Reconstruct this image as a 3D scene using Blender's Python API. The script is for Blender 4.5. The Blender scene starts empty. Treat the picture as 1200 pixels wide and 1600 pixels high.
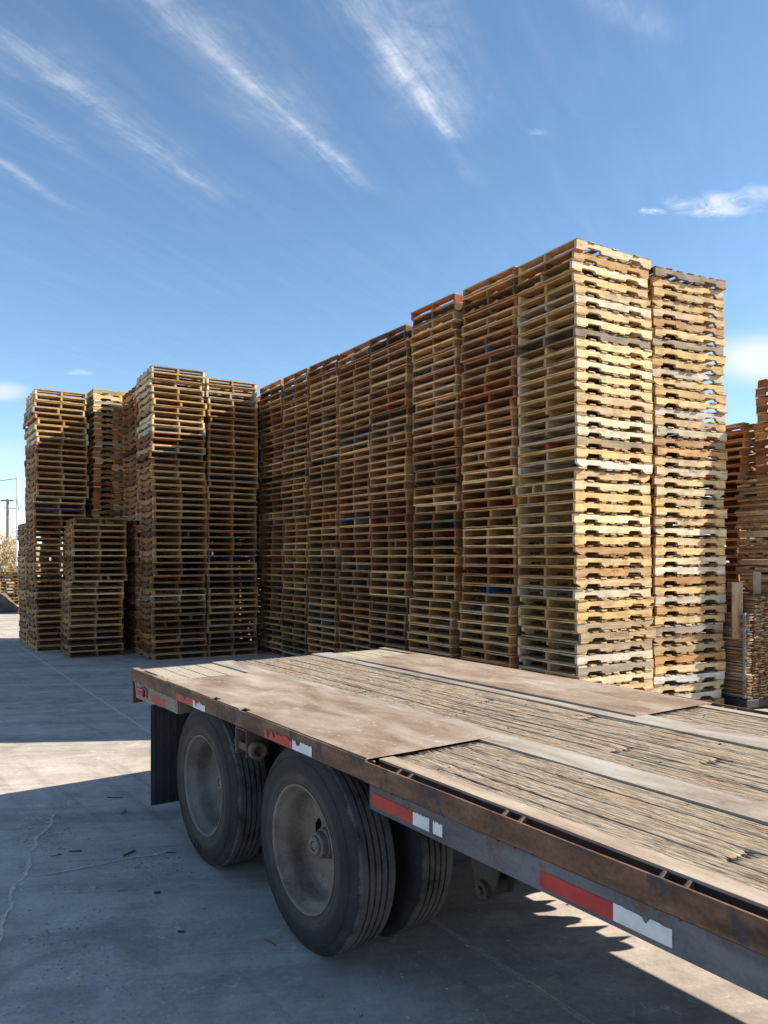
import bpy, bmesh, math, random
import numpy as np
from mathutils import Matrix, Vector, noise
R = math.radians
scene = bpy.context.scene
COL = scene.collection

# ------------------------------------------------------------------ camera
cam_d = bpy.data.cameras.new('camera')
cam = bpy.data.objects.new('camera', cam_d)
COL.objects.link(cam)
cam.location = (0, 0, 1.96)
cam.rotation_euler = (R(90), 0, 0)
cam_d.sensor_fit = 'VERTICAL'
cam_d.sensor_height = 36
cam_d.lens = 27
cam_d.shift_y = 70 / 1600
cam_d.clip_start = 0.05
cam_d.clip_end = 6000
scene.camera = cam

# ------------------------------------------------------------------ sky, sun, exposure
SUN_EL, SUN_AZ = 32.0, 85.3          # azimuth clockwise from +Y
SKY_STRENGTH = 0.096
scene.view_settings.view_transform = 'Standard'
scene.view_settings.look = 'None'
scene.view_settings.gamma = 1
scene.view_settings.exposure = 1.15
scene.view_settings.use_curve_mapping = False

class NT:
    """small helper for node trees"""
    def __init__(self, tree):
        self.t = tree; self.n = tree.nodes; self.l = tree.links
    def new(self, kind, **kw):
        nd = self.n.new(kind)
        for k, v in kw.items(): setattr(nd, k, v)
        return nd
    def put(self, sock, val):
        if val is None: return
        if hasattr(val, 'is_output'): self.l.new(val, sock)
        else: sock.default_value = val
    def math(self, op, a, b=None, c=None, clamp=False):
        nd = self.new('ShaderNodeMath', operation=op, use_clamp=clamp)
        for i, v in enumerate((a, b, c)): self.put(nd.inputs[i], v)
        return nd.outputs[0]
    def vmath(self, op, a, b=None):
        nd = self.new('ShaderNodeVectorMath', operation=op)
        self.put(nd.inputs[0], a); self.put(nd.inputs[1], b)
        return nd.outputs['Value'] if op in ('DOT_PRODUCT', 'LENGTH') else nd.outputs[0]
    def mix(self, fac, a, b, mode='MIX'):
        nd = self.new('ShaderNodeMix', data_type='RGBA', blend_type=mode)
        self.put(nd.inputs[0], fac)
        self.put(nd.inputs[6], a if hasattr(a, 'is_output') else (*a, 1)[:4])
        self.put(nd.inputs[7], b if hasattr(b, 'is_output') else (*b, 1)[:4])
        return nd.outputs[2]
    def ramp(self, fac, stops):
        nd = self.new('ShaderNodeValToRGB')
        el = nd.color_ramp.elements
        while len(el) < len(stops): el.new(0.5)
        for e, (p, c) in zip(el, stops):
            e.position = p
            e.color = (c, c, c, 1) if isinstance(c, (int, float)) else (*c, 1)
        self.put(nd.inputs[0], fac)
        return nd.outputs[0]
    def noise(self, vec, scale, detail=4, rough=0.55, lac=2.0, dist=0.0):
        nd = self.new('ShaderNodeTexNoise')
        self.put(nd.inputs['Vector'], vec)
        nd.inputs['Scale'].default_value = scale
        nd.inputs['Detail'].default_value = detail
        nd.inputs['Roughness'].default_value = rough
        nd.inputs['Lacunarity'].default_value = lac
        nd.inputs['Distortion'].default_value = dist
        return nd.outputs[0]
    def scale(self, vec, s):
        nd = self.new('ShaderNodeVectorMath', operation='MULTIPLY')
        self.put(nd.inputs[0], vec); nd.inputs[1].default_value = s
        return nd.outputs[0]

world = bpy.data.worlds.new('World')
scene.world = world
world.use_nodes = True
W = NT(world.node_tree)
W.n.clear()
wout = W.new('ShaderNodeOutputWorld')
bg = W.new('ShaderNodeBackground')
bg.inputs['Strength'].default_value = SKY_STRENGTH
sky = W.new('ShaderNodeTexSky', sky_type='NISHITA')
sky.sun_disc = False
sky.sun_elevation = R(SUN_EL)
sky.sun_rotation = R(SUN_AZ)
sky.altitude = 1600
sky.air_density = 1.0
sky.dust_density = 0.6
sky.ozone_density = 2.0
tc = W.new('ShaderNodeTexCoord')
sep = W.new('ShaderNodeSeparateXYZ')
W.l.new(tc.outputs['Generated'], sep.inputs[0])
zc = W.math('MAXIMUM', sep.outputs[2], 0.02)
qx = W.math('DIVIDE', sep.outputs[0], zc)
qy = W.math('DIVIDE', sep.outputs[1], zc)
# the cirrus streets of the cloud layer: segments on the plane one unit above the viewer
def rot_q(ang):
    c, s = math.cos(ang), math.sin(ang)
    a = W.math('ADD', W.math('MULTIPLY', qx, c), W.math('MULTIPLY', qy, s))
    b = W.math('ADD', W.math('MULTIPLY', qx, -s), W.math('MULTIPLY', qy, c))
    return a, b
def px_q(x, y):
    k, e = (x - 600) / 1200, (870 - y) / 1200
    return k / e, 1 / e
def streak(p0, p1, wid, dens, fade=0.25, tail=0.35):
    (ax, ay), (bx, by) = px_q(*p0), px_q(*p1)
    ang = math.atan2(by - ay, bx - ax)
    L = math.hypot(bx - ax, by - ay)
    c, s = math.cos(ang), math.sin(ang)
    dx = W.math('SUBTRACT', qx, ax); dy = W.math('SUBTRACT', qy, ay)
    u = W.math('DIVIDE', W.math('ADD', W.math('MULTIPLY', dx, c), W.math('MULTIPLY', dy, s)), L)
    v = W.math('ADD', W.math('MULTIPLY', dx, -s), W.math('MULTIPLY', dy, c))
    v = W.math('ADD', v, W.math('MULTIPLY', W.math('SUBTRACT', bend, 0.5), max(wid, .04) * 2.2))
    g = W.math('DIVIDE', v, wid)
    g = W.math('POWER', 2.718, W.math('MULTIPLY', W.math('MULTIPLY', g, g), -1.0))
    m1 = W.new('ShaderNodeMapRange', interpolation_type='SMOOTHSTEP')
    W.put(m1.inputs[0], u); m1.inputs[1].default_value = -fade; m1.inputs[2].default_value = fade
    m2 = W.new('ShaderNodeMapRange', interpolation_type='SMOOTHSTEP')
    W.put(m2.inputs[0], u); m2.inputs[1].default_value = 1.06; m2.inputs[2].default_value = 1.0 - tail
    return W.math('MULTIPLY', W.math('MULTIPLY', g, dens), W.math('MULTIPLY', m1.outputs[0], m2.outputs[0]))
ca, cb = rot_q(R(64))
comb = W.new('ShaderNodeCombineXYZ')
W.l.new(W.math('MULTIPLY', ca, 1.3), comb.inputs[0])
W.l.new(W.math('MULTIPLY', cb, 7.0), comb.inputs[1])
fibre = W.noise(comb.outputs[0], 1.7, 6, 0.62, 2.1, 0.6)
comb2 = W.new('ShaderNodeCombineXYZ')
W.l.new(qx, comb2.inputs[0]); W.l.new(qy, comb2.inputs[1])
bend = W.noise(comb2.outputs[0], 4.2, 6, 0.6)
puff = W.noise(comb2.outputs[0], 5.5, 7, 0.62, 2.1, 0.4)
combf = W.new('ShaderNodeCombineXYZ')
W.l.new(W.math('MULTIPLY', ca, 4.5), combf.inputs[0])
W.l.new(W.math('MULTIPLY', cb, 42.0), combf.inputs[1])
fine = W.noise(combf.outputs[0], 1.3, 6, 0.65, 2.1, 0.9)
fib = W.math('ADD', W.math('MULTIPLY', W.ramp(fibre, [(0.36, 0.0), (0.66, 1.0)]), 0.5), W.math('MULTIPLY', W.ramp(fine, [(0.36, 0.0), (0.66, 1.0)]), 0.5))
pf = W.ramp(puff, [(0.38, 0.0), (0.66, 1.0)])
tex = W.math('ADD', W.math('MULTIPLY', fib, 0.65), W.math('MULTIPLY', pf, 0.35))
tot = None
for a in [((215, -30), (582, 294), 0.026, 0.50, 0.45, 0.16),
          ((200, -60), (560, 285), 0.085, 0.20, 0.3, 0.5),
          ((-60, 10), (362, 322), 0.026, 0.36, 0.25, 0.25),
          ((-60, 20), (420, 350), 0.085, 0.15, 0.2, 0.5),
          ((585, 60), (712, 220), 0.020, 0.66, 0.50, 0.10),
          ((560, -60), (725, 222), 0.085, 0.40, 0.3, 0.35),
          ((690, 215), (750, 300), 0.022, 0.14, 0.3, 0.5),
          ((-80, 110), (180, 275), 0.030, 0.24, 0.2, 0.5),
          ((-60, 220), (130, 335), 0.020, 0.30, 0.2, 0.4),
          ((900, -30), (1060, 70), 0.030, 0.28, 0.3, 0.5)]:
    s_ = streak(*a)
    tot = s_ if tot is None else W.math('ADD', tot, s_)
brk = W.ramp(W.noise(comb2.outputs[0], 6.5, 6, 0.65, 2.1, 1.0), [(0.34, 0.30), (0.60, 1.0)])
cir = W.math('MULTIPLY', W.math('MULTIPLY', tot, brk), W.math('ADD', W.math('MULTIPLY', tex, 1.25), 0.06))
def blob(x, y, rx, ry, dens, lo, hi, tx):
    """a small cloud around one direction; rx, ry in image-plane slope units"""
    k, e = (x - 600) / 1200, (870 - y) / 1200
    yy = W.math('MAXIMUM', sep.outputs[1], 0.05)
    px = W.math('DIVIDE', W.math('SUBTRACT', W.math('DIVIDE', sep.outputs[0], yy), k), rx)
    pz = W.math('DIVIDE', W.math('SUBTRACT', W.math('DIVIDE', sep.outputs[2], yy), e), ry)
    r2 = W.math('ADD', W.math('MULTIPLY', px, px), W.math('MULTIPLY', pz, pz))
    g = W.math('POWER', 2.718, W.math('MULTIPLY', r2, -1.0))
    m = W.new('ShaderNodeMapRange', interpolation_type='SMOOTHSTEP')
    W.put(m.inputs[0], W.math('MULTIPLY', g, W.math('ADD', tx, 0.25)))
    m.inputs[1].default_value = lo; m.inputs[2].default_value = hi
    return W.math('MULTIPLY', m.outputs[0], dens)
comb3 = W.new('ShaderNodeCombineXYZ')
W.l.new(W.math('DIVIDE', sep.outputs[0], W.math('MAXIMUM', sep.outputs[1], .05)), comb3.inputs[0])
W.l.new(W.math('MULTIPLY', W.math('DIVIDE', sep.outputs[2], W.math('MAXIMUM', sep.outputs[1], .05)), 2.2), comb3.inputs[1])
lown = W.ramp(W.noise(comb3.outputs[0], 16.0, 7, 0.65, 2.1, 0.9), [(0.36, 0.0), (0.66, 1.0)])
soft = W.noise(comb3.outputs[0], 3.0, 3, 0.5)
for a in [(1120, 322, 0.075, 0.020, 0.75, 0.20, 1.15, lown), (1215, 300, 0.06, 0.014, 0.5, 0.25, 1.15, lown),
          (1185, 562, 0.085, 0.036, 0.95, 0.10, 0.75, soft), (1020, 331, 0.022, 0.008, 0.75, 0.3, 0.9, lown),
          (5, 612, 0.040, 0.014, 0.60, 0.15, 0.7, soft), (125, 582, 0.035, 0.006, 0.30, 0.3, 0.9, lown),
          (10, 720, 0.05, 0.03, 0.20, 0.15, 0.7, soft), (840, 206, 0.020, 0.005, 0.20, 0.25, 0.9, lown),
          (870, 343, 0.025, 0.005, 0.14, 0.25, 0.9, lown)]:
    cir = W.math('ADD', cir, blob(*a))
# a very thin veil everywhere
veil = W.math('MULTIPLY', W.ramp(fibre, [(0.42, 0.0), (0.85, 1.0)]), 0.05)
cir = W.math('ADD', cir, veil)
up = W.new('ShaderNodeMapRange', interpolation_type='SMOOTHSTEP')
W.put(up.inputs[0], sep.outputs[2]); up.inputs[1].default_value = 0.0; up.inputs[2].default_value = 0.05
cir = W.math('MINIMUM', W.math('MULTIPLY', cir, up.outputs[0]), 0.92)
hs = W.new('ShaderNodeHueSaturation')
hs.inputs['Saturation'].default_value = 1.05
hs.inputs['Hue'].default_value = 0.494
hs.inputs['Value'].default_value = 1.0
W.l.new(sky.outputs[0], hs.inputs['Color'])
cl = W.mix(cir, hs.outputs[0], (4.6, 4.85, 5.2))
W.l.new(cl, bg.inputs['Color'])
W.l.new(bg.outputs[0], wout.inputs[0])

sun_d = bpy.data.lights.new('sun', 'SUN')
sun_d.energy = 5.0
sun_d.angle = R(0.5)
sun_d.color = (1.0, 0.90, 0.74)
sun = bpy.data.objects.new('sun', sun_d)
COL.objects.link(sun)
az, el = R(SUN_AZ), R(SUN_EL)
sdir = Vector((math.sin(az) * math.cos(el), math.cos(az) * math.cos(el), math.sin(el)))
sun.rotation_euler = sdir.to_track_quat('Z', 'Y').to_euler()
sun.location = sdir * 60

# ------------------------------------------------------------------ materials
def material(name):
    m = bpy.data.materials.new(name)
    m.use_nodes = True
    t = NT(m.node_tree)
    b = t.n['Principled BSDF']
    return m, t, b
def bump(t, b, h, strength, dist):
    nd = t.new('ShaderNodeBump')
    nd.inputs['Strength'].default_value = strength
    nd.inputs['Distance'].default_value = dist
    t.put(nd.inputs['Height'], h)
    t.l.new(nd.outputs[0], b.inputs['Normal'])

def mat_board():
    """sawn pallet wood: grain along the board, knots, grey weathering, nail stains; its own colour comes with each board"""
    m, t, b = material('pallet_wood')
    at = t.new('ShaderNodeAttribute', attribute_name='grain')
    ti = t.new('ShaderNodeAttribute', attribute_name='tint')
    oi = t.new('ShaderNodeObjectInfo')
    off = t.new('ShaderNodeCombineXYZ')
    t.l.new(t.math('MULTIPLY', oi.outputs['Random'], 91.0), off.inputs[0])
    t.l.new(t.math('MULTIPLY', oi.outputs['Random'], 37.0), off.inputs[1])
    v = t.vmath('ADD', at.outputs['Vector'], off.outputs[0])
    base = t.mix(1.0, ti.outputs['Color'], oi.outputs['Color'], 'MULTIPLY')
    g1 = t.noise(t.scale(v, (2.2, 55, 55)), 1.0, 4, 0.6, 2.0, 0.3)
    g2 = t.noise(t.scale(v, (6, 10, 10)), 1.0, 4, 0.6)
    g3 = t.noise(t.scale(v, (1.6, 5, 5)), 1.0, 2, 0.5)
    k = t.math('MULTIPLY', t.ramp(g1, [(0.25, 0.70), (0.75, 1.16)]), t.ramp(g2, [(0.30, 0.66), (0.60, 1.08)]))
    kc = t.new('ShaderNodeCombineColor')
    t.l.new(k, kc.inputs[0]); t.l.new(k, kc.inputs[1]); t.l.new(k, kc.inputs[2])
    c = t.mix(1.0, base, kc.outputs[0], 'MULTIPLY')
    grey = t.ramp(g3, [(0.50, 0.0), (0.72, 0.50)])
    lum = t.new('ShaderNodeRGBToBW'); t.l.new(c, lum.inputs[0])
    gc = t.new('ShaderNodeCombineColor')
    t.l.new(t.math('MULTIPLY', lum.outputs[0], 1.0), gc.inputs[0])
    t.l.new(t.math('MULTIPLY', lum.outputs[0], 0.96), gc.inputs[1])
    t.l.new(t.math('MULTIPLY', lum.outputs[0], 0.88), gc.inputs[2])
    c = t.mix(grey, c, gc.outputs[0])
    vo = t.new('ShaderNodeTexVoronoi', feature='F1')
    t.l.new(t.scale(v, (5.5, 16, 16)), vo.inputs['Vector'])
    vo.inputs['Scale'].default_value = 1.0
    kn = t.ramp(vo.outputs['Distance'], [(0.07, 0.55), (0.16, 0.0)])
    c = t.mix(kn, c, t.mix(1.0, c, (0.34, 0.22, 0.13), 'MULTIPLY'))
    sc = t.noise(t.scale(v, (14, 26, 26)), 1.0, 5, 0.7)
    c = t.mix(t.ramp(sc, [(0.62, 0.0), (0.74, 0.55)]), c, t.mix(1.0, c, (0.45, 0.38, 0.32), 'MULTIPLY'))
    t.l.new(c, b.inputs['Base Color'])
    b.inputs['Roughness'].default_value = 0.85
    b.inputs['Specular IOR Level'].default_value = 0.25
    bump(t, b, t.math('ADD', g1, t.math('MULTIPLY', sc, 0.6)), 0.45, 0.004)
    return m
M_BOARD = mat_board()

def mat_deck():
    """old trailer floor boards: split fibres, pale on top, black in the checks"""
    m, t, b = material('weathered_deck_wood')
    tcn = t.new('ShaderNodeTexCoord')
    oi = t.new('ShaderNodeObjectInfo')
    off = t.new('ShaderNodeCombineXYZ')
    t.l.new(t.math('MULTIPLY', oi.outputs['Random'], 41.0), off.inputs[0])
    v = t.vmath('ADD', tcn.outputs['Object'], off.outputs[0])
    f1 = t.noise(t.scale(v, (20.0, 330, 20)), 1.0, 5, 0.65, 2.0, 0.2)
    f2 = t.noise(t.scale(v, (7.0, 130, 20)), 1.0, 5, 0.65, 2.0, 0.3)
    p = t.noise(t.scale(v, (1.8, 7, 1)), 1.0, 4, 0.6)
    at = t.new('ShaderNodeAttribute', attribute_name='worn')
    fib = t.math('ADD', t.math('MULTIPLY', f1, 0.55), t.math('MULTIPLY', f2, 0.45))
    c = t.ramp(fib, [(0.38, (0.045, 0.035, 0.027)), (0.45, (0.180, 0.142, 0.103)), (0.52, (0.315, 0.254, 0.185)), (0.63, (0.475, 0.408, 0.315))])
    c = t.mix(t.ramp(p, [(0.52, 0.0), (0.72, 0.40)]), c, t.mix(1.0, c, (1.05, 0.72, 0.40), 'MULTIPLY'))
    c = t.mix(t.ramp(p, [(0.25, 0.35), (0.45, 0.0)]), c, (0.30, 0.28, 0.25))
    dust = t.noise(t.scale(v, (3, 5, 1)), 1.0, 5, 0.65)
    smooth = t.mix(t.ramp(f2, [(0.3, 0.0), (0.7, 1.0)]), (0.36, 0.31, 0.24), (0.47, 0.42, 0.335))
    dfac = t.math('MULTIPLY', at.outputs['Fac'], t.ramp(dust, [(0.25, 0.6), (0.5, 1.0)]))
    c = t.mix(dfac, c, smooth)
    t.l.new(c, b.inputs['Base Color'])
    b.inputs['Roughness'].default_value = 0.92
    b.inputs['Specular IOR Level'].default_value = 0.2
    bump(t, b, fib, 0.9, 0.006)
    return m
M_DECK = mat_deck()

def mat_metal(name, stops, sc=3.0, streak=None, rough=0.6, metal=0.0, bs=0.15, bd=0.004, fine=60, spots=None, spec=0.4, scratch=0):
    m, t, b = material(name)
    tcn = t.new('ShaderNodeTexCoord')
    oi = t.new('ShaderNodeObjectInfo')
    off = t.new('ShaderNodeCombineXYZ')
    t.l.new(t.math('MULTIPLY', oi.outputs['Random'], 23.0), off.inputs[0])
    v = t.vmath('ADD', tcn.outputs['Object'], off.outputs[0])
    v1 = t.scale(v, streak) if streak else v
    n1 = t.noise(v1, sc, 6, 0.62, 2.0, 0.4)
    n2 = t.noise(v, fine, 4, 0.6)
    f = t.math('ADD', t.math('MULTIPLY', n1, 0.8), t.math('MULTIPLY', n2, 0.2))
    c = t.ramp(f, stops)
    if spots:
        n3 = t.noise(v, spots[0], 5, 0.7)
        c = t.mix(t.ramp(n3, [(spots[1], 0.0), (spots[1] + 0.07, spots[3])]), c, spots[2])
    if scratch:
        for ang, sc2 in ((12, (1.2, 150, 1)), (-28, (1.5, 120, 1)), (70, (1.0, 170, 1))):
            rt = t.new('ShaderNodeVectorRotate', rotation_type='Z_AXIS'); t.l.new(v, rt.inputs['Vector']); rt.inputs['Angle'].default_value = R(ang)
            ns = t.noise(t.scale(rt.outputs[0], sc2), 1.0, 3, 0.6)
            c = t.mix(t.math('MULTIPLY', t.ramp(ns, [(0.66, 0.0), (0.72, 1.0)]), scratch), c, (0.55, 0.50, 0.43))
    t.l.new(c, b.inputs['Base Color'])
    b.inputs['Metallic'].default_value = metal
    t.l.new(t.ramp(n1, [(0.3, rough - 0.1), (0.7, min(1, rough + 0.15))]), b.inputs['Roughness'])
    b.inputs['Specular IOR Level'].default_value = spec
    bump(t, b, t.math('ADD', n1, t.math('MULTIPLY', n2, 0.4)), bs, bd)
    return m
M_PLATE = mat_metal('dusty_steel_plate', [(0.36, (0.195, 0.132, 0.092)), (0.47, (0.275, 0.202, 0.148)), (0.55, (0.315, 0.252, 0.197)), (0.66, (0.41, 0.350, 0.285))], 2.2, (1.0, 2.2, 1), 0.62, spots=(13, 0.60, (0.50, 0.45, 0.38), 0.6), scratch=.45)
M_STRIP = mat_metal('worn_grey_steel', [(0.36, (0.22, 0.17, 0.13)), (0.5, (0.325, 0.285, 0.24)), (0.64, (0.40, 0.375, 0.34))], 2.5, (0.8, 3, 1), 0.5, spots=(14, 0.62, (0.33, 0.235, 0.16), 0.7))
M_RUST = mat_metal('rusty_rail_steel', [(0.38, (0.050, 0.027, 0.018)), (0.48, (0.125, 0.062, 0.034)), (0.56, (0.175, 0.096, 0.055)), (0.68, (0.26, 0.175, 0.115))], 4.0, (0.6, 1, 2.2), 0.75, spots=(5, 0.545, (0.040, 0.040, 0.047), 0.8))
M_EDGE = mat_metal('bare_edge_steel', [(0.3, (0.22, 0.155, 0.11)), (0.5, (0.36, 0.28, 0.21)), (0.72, (0.47, 0.40, 0.32))], 5.0, (0.5, 3, 1), 0.55)
M_BEAM = mat_metal('faded_blue_grey_paint', [(0.38, (0.045, 0.046, 0.054)), (0.5, (0.095, 0.098, 0.112)), (0.62, (0.15, 0.152, 0.162))], 4.0, (0.5, 1, 1.5), 0.6, spots=(8, 0.58, (0.12, 0.062, 0.038), 0.8))
M_PANEL = mat_metal('dirty_tail_panel_steel', [(0.3, (0.14, 0.10, 0.075)), (0.5, (0.23, 0.19, 0.155)), (0.7, (0.31, 0.28, 0.24))], 6.0, None, 0.7)
M_DARK = mat_metal('grimy_chassis_steel', [(0.3, (0.022, 0.020, 0.019)), (0.5, (0.045, 0.036, 0.030)), (0.7, (0.085, 0.062, 0.046))], 7.0, None, 0.75)
M_WINCH = mat_metal('brown_rust_cast_steel', [(0.3, (0.070, 0.043, 0.032)), (0.5, (0.125, 0.082, 0.062)), (0.7, (0.19, 0.14, 0.112))], 9.0, None, 0.8, bs=0.35)
M_RIM = mat_metal('dusty_wheel_steel', [(0.36, (0.105, 0.080, 0.063)), (0.5, (0.185, 0.148, 0.120)), (0.64, (0.25, 0.21, 0.175))], 5.0, None, 0.7, spots=(10, 0.6, (0.13, 0.072, 0.045), 0.6))
M_RIM2 = mat_metal('pale_grey_wheel_steel', [(0.36, (0.090, 0.078, 0.069)), (0.5, (0.150, 0.133, 0.120)), (0.64, (0.205, 0.186, 0.170))], 4.0, None, 0.65, spots=(10, 0.64, (0.15, 0.10, 0.07), 0.5))
def mat_tyre():
    m, t, b = material('dusty_tyre_rubber')
    tcn = t.new('ShaderNodeTexCoord')
    oi = t.new('ShaderNodeObjectInfo')
    o = tcn.outputs['Object']
    r = t.vmath('LENGTH', t.scale(o, (1, 0, 1)))
    n1 = t.noise(o, 7, 6, 0.65, 2.0, 0.4); n2 = t.noise(o, 120, 4, 0.65)
    rr = t.math('ADD', r, t.math('MULTIPLY', t.math('SUBTRACT', n1, 0.5), 0.05))
    mr = t.new('ShaderNodeMapRange'); t.put(mr.inputs[0], rr); mr.inputs[1].default_value = 0.30; mr.inputs[2].default_value = 0.51
    dust = t.ramp(mr.outputs[0], [(0.0, (0.060, 0.053, 0.047)), (0.26, (0.070, 0.062, 0.055)), (0.42, (0.030, 0.029, 0.029)), (0.72, (0.026, 0.026, 0.027)), (0.86, (0.040, 0.039, 0.038)), (0.925, (0.034, 0.033, 0.033)), (0.965, (0.095, 0.092, 0.089))])
    f = t.math('ADD', t.math('MULTIPLY', n1, 0.6), t.math('MULTIPLY', n2, 0.4))
    c = t.mix(1.0, dust, t.ramp(f, [(0.34, 0.50), (0.66, 1.30)]), 'MULTIPLY')
    sc = t.noise(t.scale(o, (3, 3, 3)), 9, 5, 0.75)
    c = t.mix(t.ramp(sc, [(0.62, 0.0), (0.74, 0.35)]), c, (0.095, 0.087, 0.08))
    t.l.new(c, b.inputs['Base Color'])
    b.inputs['Roughness'].default_value = 0.8
    b.inputs['Specular IOR Level'].default_value = 0.3
    bump(t, b, t.math('ADD', n2, t.math('MULTIPLY', n1, .5)), 0.3, 0.003)
    return m
M_TYRE = mat_tyre()
M_FLAP = mat_metal('black_rubber_flap', [(0.3, (0.022, 0.022, 0.024)), (0.5, (0.040, 0.040, 0.042)), (0.7, (0.075, 0.072, 0.07))], 4.0, (1, 1, 0.4), 0.75)
M_REDT = mat_metal('worn_red_tape', [(0.3, (0.30, 0.022, 0.020)), (0.6, (0.46, 0.040, 0.036)), (0.75, (0.52, 0.09, 0.07))], 9.0, None, 0.45, spots=(30, 0.66, (0.36, 0.25, 0.2), 0.6))
M_WHTT = mat_metal('worn_white_tape', [(0.3, (0.46, 0.46, 0.46)), (0.55, (0.68, 0.69, 0.70)), (0.75, (0.76, 0.76, 0.76))], 8.0, None, 0.45, spots=(26, 0.66, (0.22, 0.17, 0.14), 0.8))
M_LENS = mat_metal('red_marker_lens', [(0.3, (0.35, 0.012, 0.012)), (0.7, (0.55, 0.03, 0.025))], 6.0, None, 0.3)
M_CAGE = mat_metal('dull_blue_grey_tube', [(0.3, (0.12, 0.13, 0.14)), (0.6, (0.22, 0.24, 0.26))], 6.0, None, 0.6)
M_PLASTIC = mat_metal('black_tray_plastic', [(0.3, (0.015, 0.015, 0.018)), (0.7, (0.035, 0.035, 0.04))], 6.0, None, 0.5)
M_POLEW = mat_metal('weathered_pole_wood', [(0.3, (0.10, 0.085, 0.075)), (0.7, (0.19, 0.165, 0.15))], 6.0, None, 0.85)
M_POLEM = mat_metal('white_painted_pole', [(0.3, (0.62, 0.62, 0.62)), (0.7, (0.75, 0.75, 0.75))], 6.0, None, 0.5)
M_WIRE = mat_metal('black_wire', [(0.3, (0.02, 0.02, 0.02)), (0.7, (0.04, 0.04, 0.04))], 6.0, None, 0.6)
M_INK = mat_metal('faded_stamp_ink', [(0.3, (0.20, 0.085, 0.05)), (0.7, (0.30, 0.15, 0.09))], 30.0, None, 0.9)
M_INKB = mat_metal('faded_black_ink', [(0.3, (0.10, 0.08, 0.06)), (0.7, (0.18, 0.14, 0.10))], 30.0, None, 0.9)

def mat_concrete():
    m, t, b = material('yard_concrete')
    g = t.new('ShaderNodeNewGeometry')
    v = g.outputs['Position']
    big = t.noise(v, 0.55, 5, 0.6, 2.0, 0.4)
    mid = t.noise(t.scale(v, (1, 1, 1)), 3.2, 6, 0.65)
    fine = t.noise(v, 38, 5, 0.7)
    grit = t.noise(v, 150, 3, 0.6)
    # tyre-worn dark drag marks, stretched roughly along the driving lanes
    rot = t.new('ShaderNodeVectorRotate', rotation_type='Z_AXIS')
    t.l.new(v, rot.inputs['Vector']); rot.inputs['Angle'].default_value = R(-8)
    lane = t.noise(t.scale(rot.outputs[0], (0.25, 2.6, 1)), 1.0, 5, 0.6)
    f = t.math('ADD', t.math('ADD', t.math('MULTIPLY', big, 0.32), t.math('MULTIPLY', mid, 0.38)), t.math('MULTIPLY', fine, 0.30))
    c = t.ramp(f, [(0.36, (0.29, 0.250, 0.218)), (0.48, (0.43, 0.376, 0.328)), (0.54, (0.485, 0.425, 0.372)), (0.66, (0.59, 0.525, 0.462))])
    c = t.mix(t.ramp(lane, [(0.47, 0.0), (0.66, 0.55)]), c, (0.20, 0.182, 0.17))
    lane2 = t.noise(t.scale(rot.outputs[0], (0.7, 9.0, 1)), 1.0, 6, 0.65)
    c = t.mix(t.math('MULTIPLY', t.ramp(lane2, [(0.56, 0.0), (0.68, 0.5)]), t.ramp(big, [(0.42, 0.0), (0.58, 1.0)])), c, (0.17, 0.155, 0.148))
    scuff = t.noise(v, 11, 6, 0.75, 2.2, 0.6)
    sc = t.math('MULTIPLY', t.ramp(scuff, [(0.56, 0.0), (0.63, 0.85)]), t.ramp(mid, [(0.46, 0.0), (0.56, 1.0)]))
    c = t.mix(sc, c, (0.60, 0.54, 0.48))
    spk = t.noise(v, 60, 3, 0.6)
    c = t.mix(t.ramp(spk, [(0.64, 0.0), (0.70, 0.6)]), c, (0.62, 0.56, 0.49))
    pn = t.noise(v, 34, 4, 0.75, 2.2, 0.8)
    pm = t.math('MULTIPLY', t.ramp(pn, [(0.66, 0.0), (0.70, 1.0)]), t.ramp(mid, [(0.46, 0.0), (0.58, 0.8)]))
    c = t.mix(pm, c, (0.12, 0.108, 0.10))
    oil = t.noise(v, 0.9, 4, 0.55, 2.0, 0.8)
    c = t.mix(t.ramp(oil, [(0.62, 0.0), (0.76, 0.40)]), c, (0.16, 0.142, 0.13))
    rot2 = t.new('ShaderNodeVectorRotate', rotation_type='Z_AXIS')
    t.l.new(v, rot2.inputs['Vector']); rot2.inputs['Angle'].default_value = R(52)
    mark = t.noise(t.scale(rot2.outputs[0], (0.22, 5.5, 1)), 1.0, 4, 0.55, 2.0, 0.3)
    c = t.mix(t.ramp(mark, [(0.59, 0.0), (0.68, 0.28)]), c, (0.15, 0.135, 0.125))
    blot = t.noise(v, 1.6, 6, 0.7, 2.1, 1.2)
    c = t.mix(t.ramp(blot, [(0.52, 0.0), (0.64, 0.5)]), c, t.mix(1.0, c, (0.62, 0.61, 0.62), 'MULTIPLY'))
    c = t.mix(t.ramp(blot, [(0.32, 0.35), (0.44, 0.0)]), c, (0.58, 0.525, 0.475))
    c = t.mix(t.ramp(grit, [(0.60, 0.0), (0.75, 0.35)]), c, (0.20, 0.185, 0.165))
    t.l.new(c, b.inputs['Base Color'])
    b.inputs['Roughness'].default_value = 0.88
    b.inputs['Specular IOR Level'].default_value = 0.3
    h = t.math('ADD', t.math('MULTIPLY', fine, 0.6), t.math('SUBTRACT', t.math('MULTIPLY', grit, 0.3), t.math('MULTIPLY', pm, 0.8)))
    bump(t, b, h, 0.35, 0.006)
    return m
M_CONC = mat_concrete()
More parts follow.
